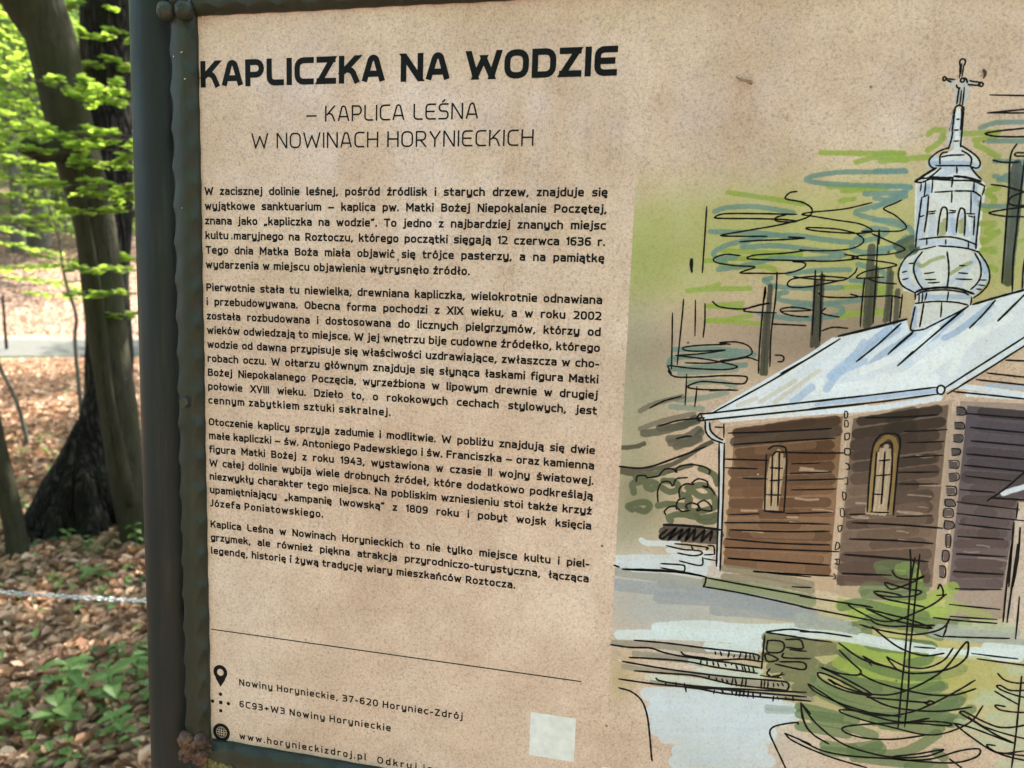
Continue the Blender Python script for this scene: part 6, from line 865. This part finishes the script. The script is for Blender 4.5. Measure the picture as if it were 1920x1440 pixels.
rs = rosette(-14.8, 500.5, 'rust', .45, 'flaking brown rusty rosette at the bottom left corner')
rosette(BR+14, 500., 'rust', .3, 'rusty rosette at the bottom right corner')
# rust flakes curling off the lower corner, and lichen on the bar under it
mb = MB(); rg = random.Random(9)
for i in range(46):
    a = rg.random()*6.28; r = rg.uniform(5, 19); X, Y, h = -14.6+r*math.cos(a), 499.5+r*math.sin(a)*.95, rg.uniform(9, 15)-r*.15; s = rg.uniform(1.2, 3.6); b = rg.random()*6.28
    mb.add([bw(X+s*math.cos(b+q*1.57)*rg.uniform(.6, 1.2), Y+s*math.sin(b+q*1.57)*rg.uniform(.6, 1.2), h+rg.uniform(-1.2, 1.8)) for q in range(4)], [(0, 1, 2), (0, 2, 3)])
mb.build('rust_flakes', M['rust'], board)
mb = MB()
for i in range(16): ball(mb, 2+rg.uniform(-7, 28), 514+rg.uniform(-3, 7), 6.5+rg.uniform(0, 2), rg.uniform(2.5, 6), rg.uniform(1, 2.2), i*2., .9)
mb.build('lichen_crust', M['lichen'], board, smooth=True)
# bolt: flanged hexagon head with recess
mb = MB(); bx, by = -15.3, 177.2
def prism(X, Y, r, h0, h1, n, rot=0., r2=None):
    r2 = r2 or r; vs = [bw(X+r*math.cos(rot+2*math.pi*i/n), Y+r*math.sin(rot+2*math.pi*i/n), h0) for i in range(n)]+[bw(X+r2*math.cos(rot+2*math.pi*i/n), Y+r2*math.sin(rot+2*math.pi*i/n), h1) for i in range(n)]
    mb.add(vs, [(i, (i+1) % n, n+(i+1) % n, n+i) for i in range(n)]+[tuple(range(n, 2*n))])
prism(bx, by, 5.6, 7.8, 9.4, 28, 0, 5.2); prism(bx, by, 4.7, 9.3, 12.6, 6, .3, 4.6); prism(bx, by, 4.3, 12.6, 13.1, 20, 0, 3.9); mb.build('bolt', M['bolt'], board)
# posts
for k_, px_ in enumerate((-.0534, .865)):
    mb = MB(); pts = [(px_, .022, gz(px_, .02)-.3+i*(2.15+.3)/30) for i in range(31)]; tube(mb, pts, .0254, 40, True)
    tag(mb.build('post', M['post'], board, smooth=True), ['left round grey pipe post', 'right round grey pipe post'][k_])
    mb = MB(); 
    for hz in (1.62, 1.20):
        x0, x1 = (px_+.02, -.018) if k_ == 0 else (.832, px_-.02); mb.add([(x0, .006, hz), (x1, .006, hz), (x1, .010, hz), (x0, .010, hz), (x0, .006, hz+.03), (x1, .006, hz+.03), (x1, .010, hz+.03), (x0, .010, hz+.03)], [(0, 1, 5, 4), (1, 2, 6, 5), (2, 3, 7, 6), (3, 0, 4, 7), (4, 5, 6, 7), (3, 2, 1, 0)])
    mb.build('mounting_lug', M['post'], board)
# ---- small things stuck to the panel
e = empty('dry_twig', bw(432, -81, 2), 'short pale dry twig stuck to the panel left of the drawn spire', 'twig'); mb = MB()
tube(mb, [bw(427.4, -84, .9), bw(430.5, -81.8, 2.2), bw(434.5, -80, 4.2), bw(437.8, -77.6, 6.2)], [.0006, .0009, .00095, .0013], 7); mb.build('stem', M['twig'], e)
mb = MB(); mb.add([bw(433, -81.2, 4), bw(437.4, -79.6, 7.2), bw(438.4, -77., 6.2), bw(434.6, -79.2, 3.2)], [(0, 1, 2, 3)]); mb.build('bud_scale', M['twig'], e)
e = empty('bark_crumb', bw(587, -82, 1), 'thin brown bark crumb on the right arm of the drawn cross', 'bark crumb'); mb = MB()
tube(mb, [bw(586.6, -84.4, .8), bw(587.6, -82.5, 1.4), bw(588, -80.6, 1.2), bw(587.2, -78.5, .8)], [.0006, .001, .0008, .0004], 6); mb.build('stem', M['darktwig'], e)
mb = MB(); rg = random.Random(31)
FL = [(368, 365.4, 1.5), (552.5, -48, .9), (422, -12, .7), (-20, -110, .6), (-12.5, -113, .8), (-10, -92, .6), (-8.6, -138.5, 1.), (463, 204, .6), (418, 0, .5), (2, -143, 1.), (-15, 12, .5)]
for X, Y, s in FL:
    for q in range(3):
        a = rg.random()*3.14; L = s*rg.uniform(.6, 1.3); h0 = 8.8 if X < -4 else .5
        tube(mb, [bw(X-L*math.cos(a), Y-L*math.sin(a), h0), bw(X+rg.uniform(-.3, .3), Y, h0+.5), bw(X+L*math.cos(a), Y+L*math.sin(a), h0+.2)], s*.00022, 4)
tag(mb.build('cobweb_fluff', M['web'], None), 'tiny white cobweb fluff specks stuck on the board and its left frame bar', 'cobweb', kind='stuff')
mb = MB()
for i in range(70):
    X, Y = (rg.gauss(30, 9), rg.uniform(-120, -20)) if i < 22 else (rg.uniform(0, 660), rg.uniform(-130, 480)); s = rg.uniform(.2, .42)
    mb.add([bw(X+s*math.cos(q*1.05+i)*rg.uniform(.5, 1.1), Y+s*math.sin(q*1.05+i)*rg.uniform(.5, 1.3), .3) for q in range(6)], [(0, 1, 2, 3, 4, 5)])
tag(mb.build('dirt_specks', M['darktwig'], None), kind='stuff')
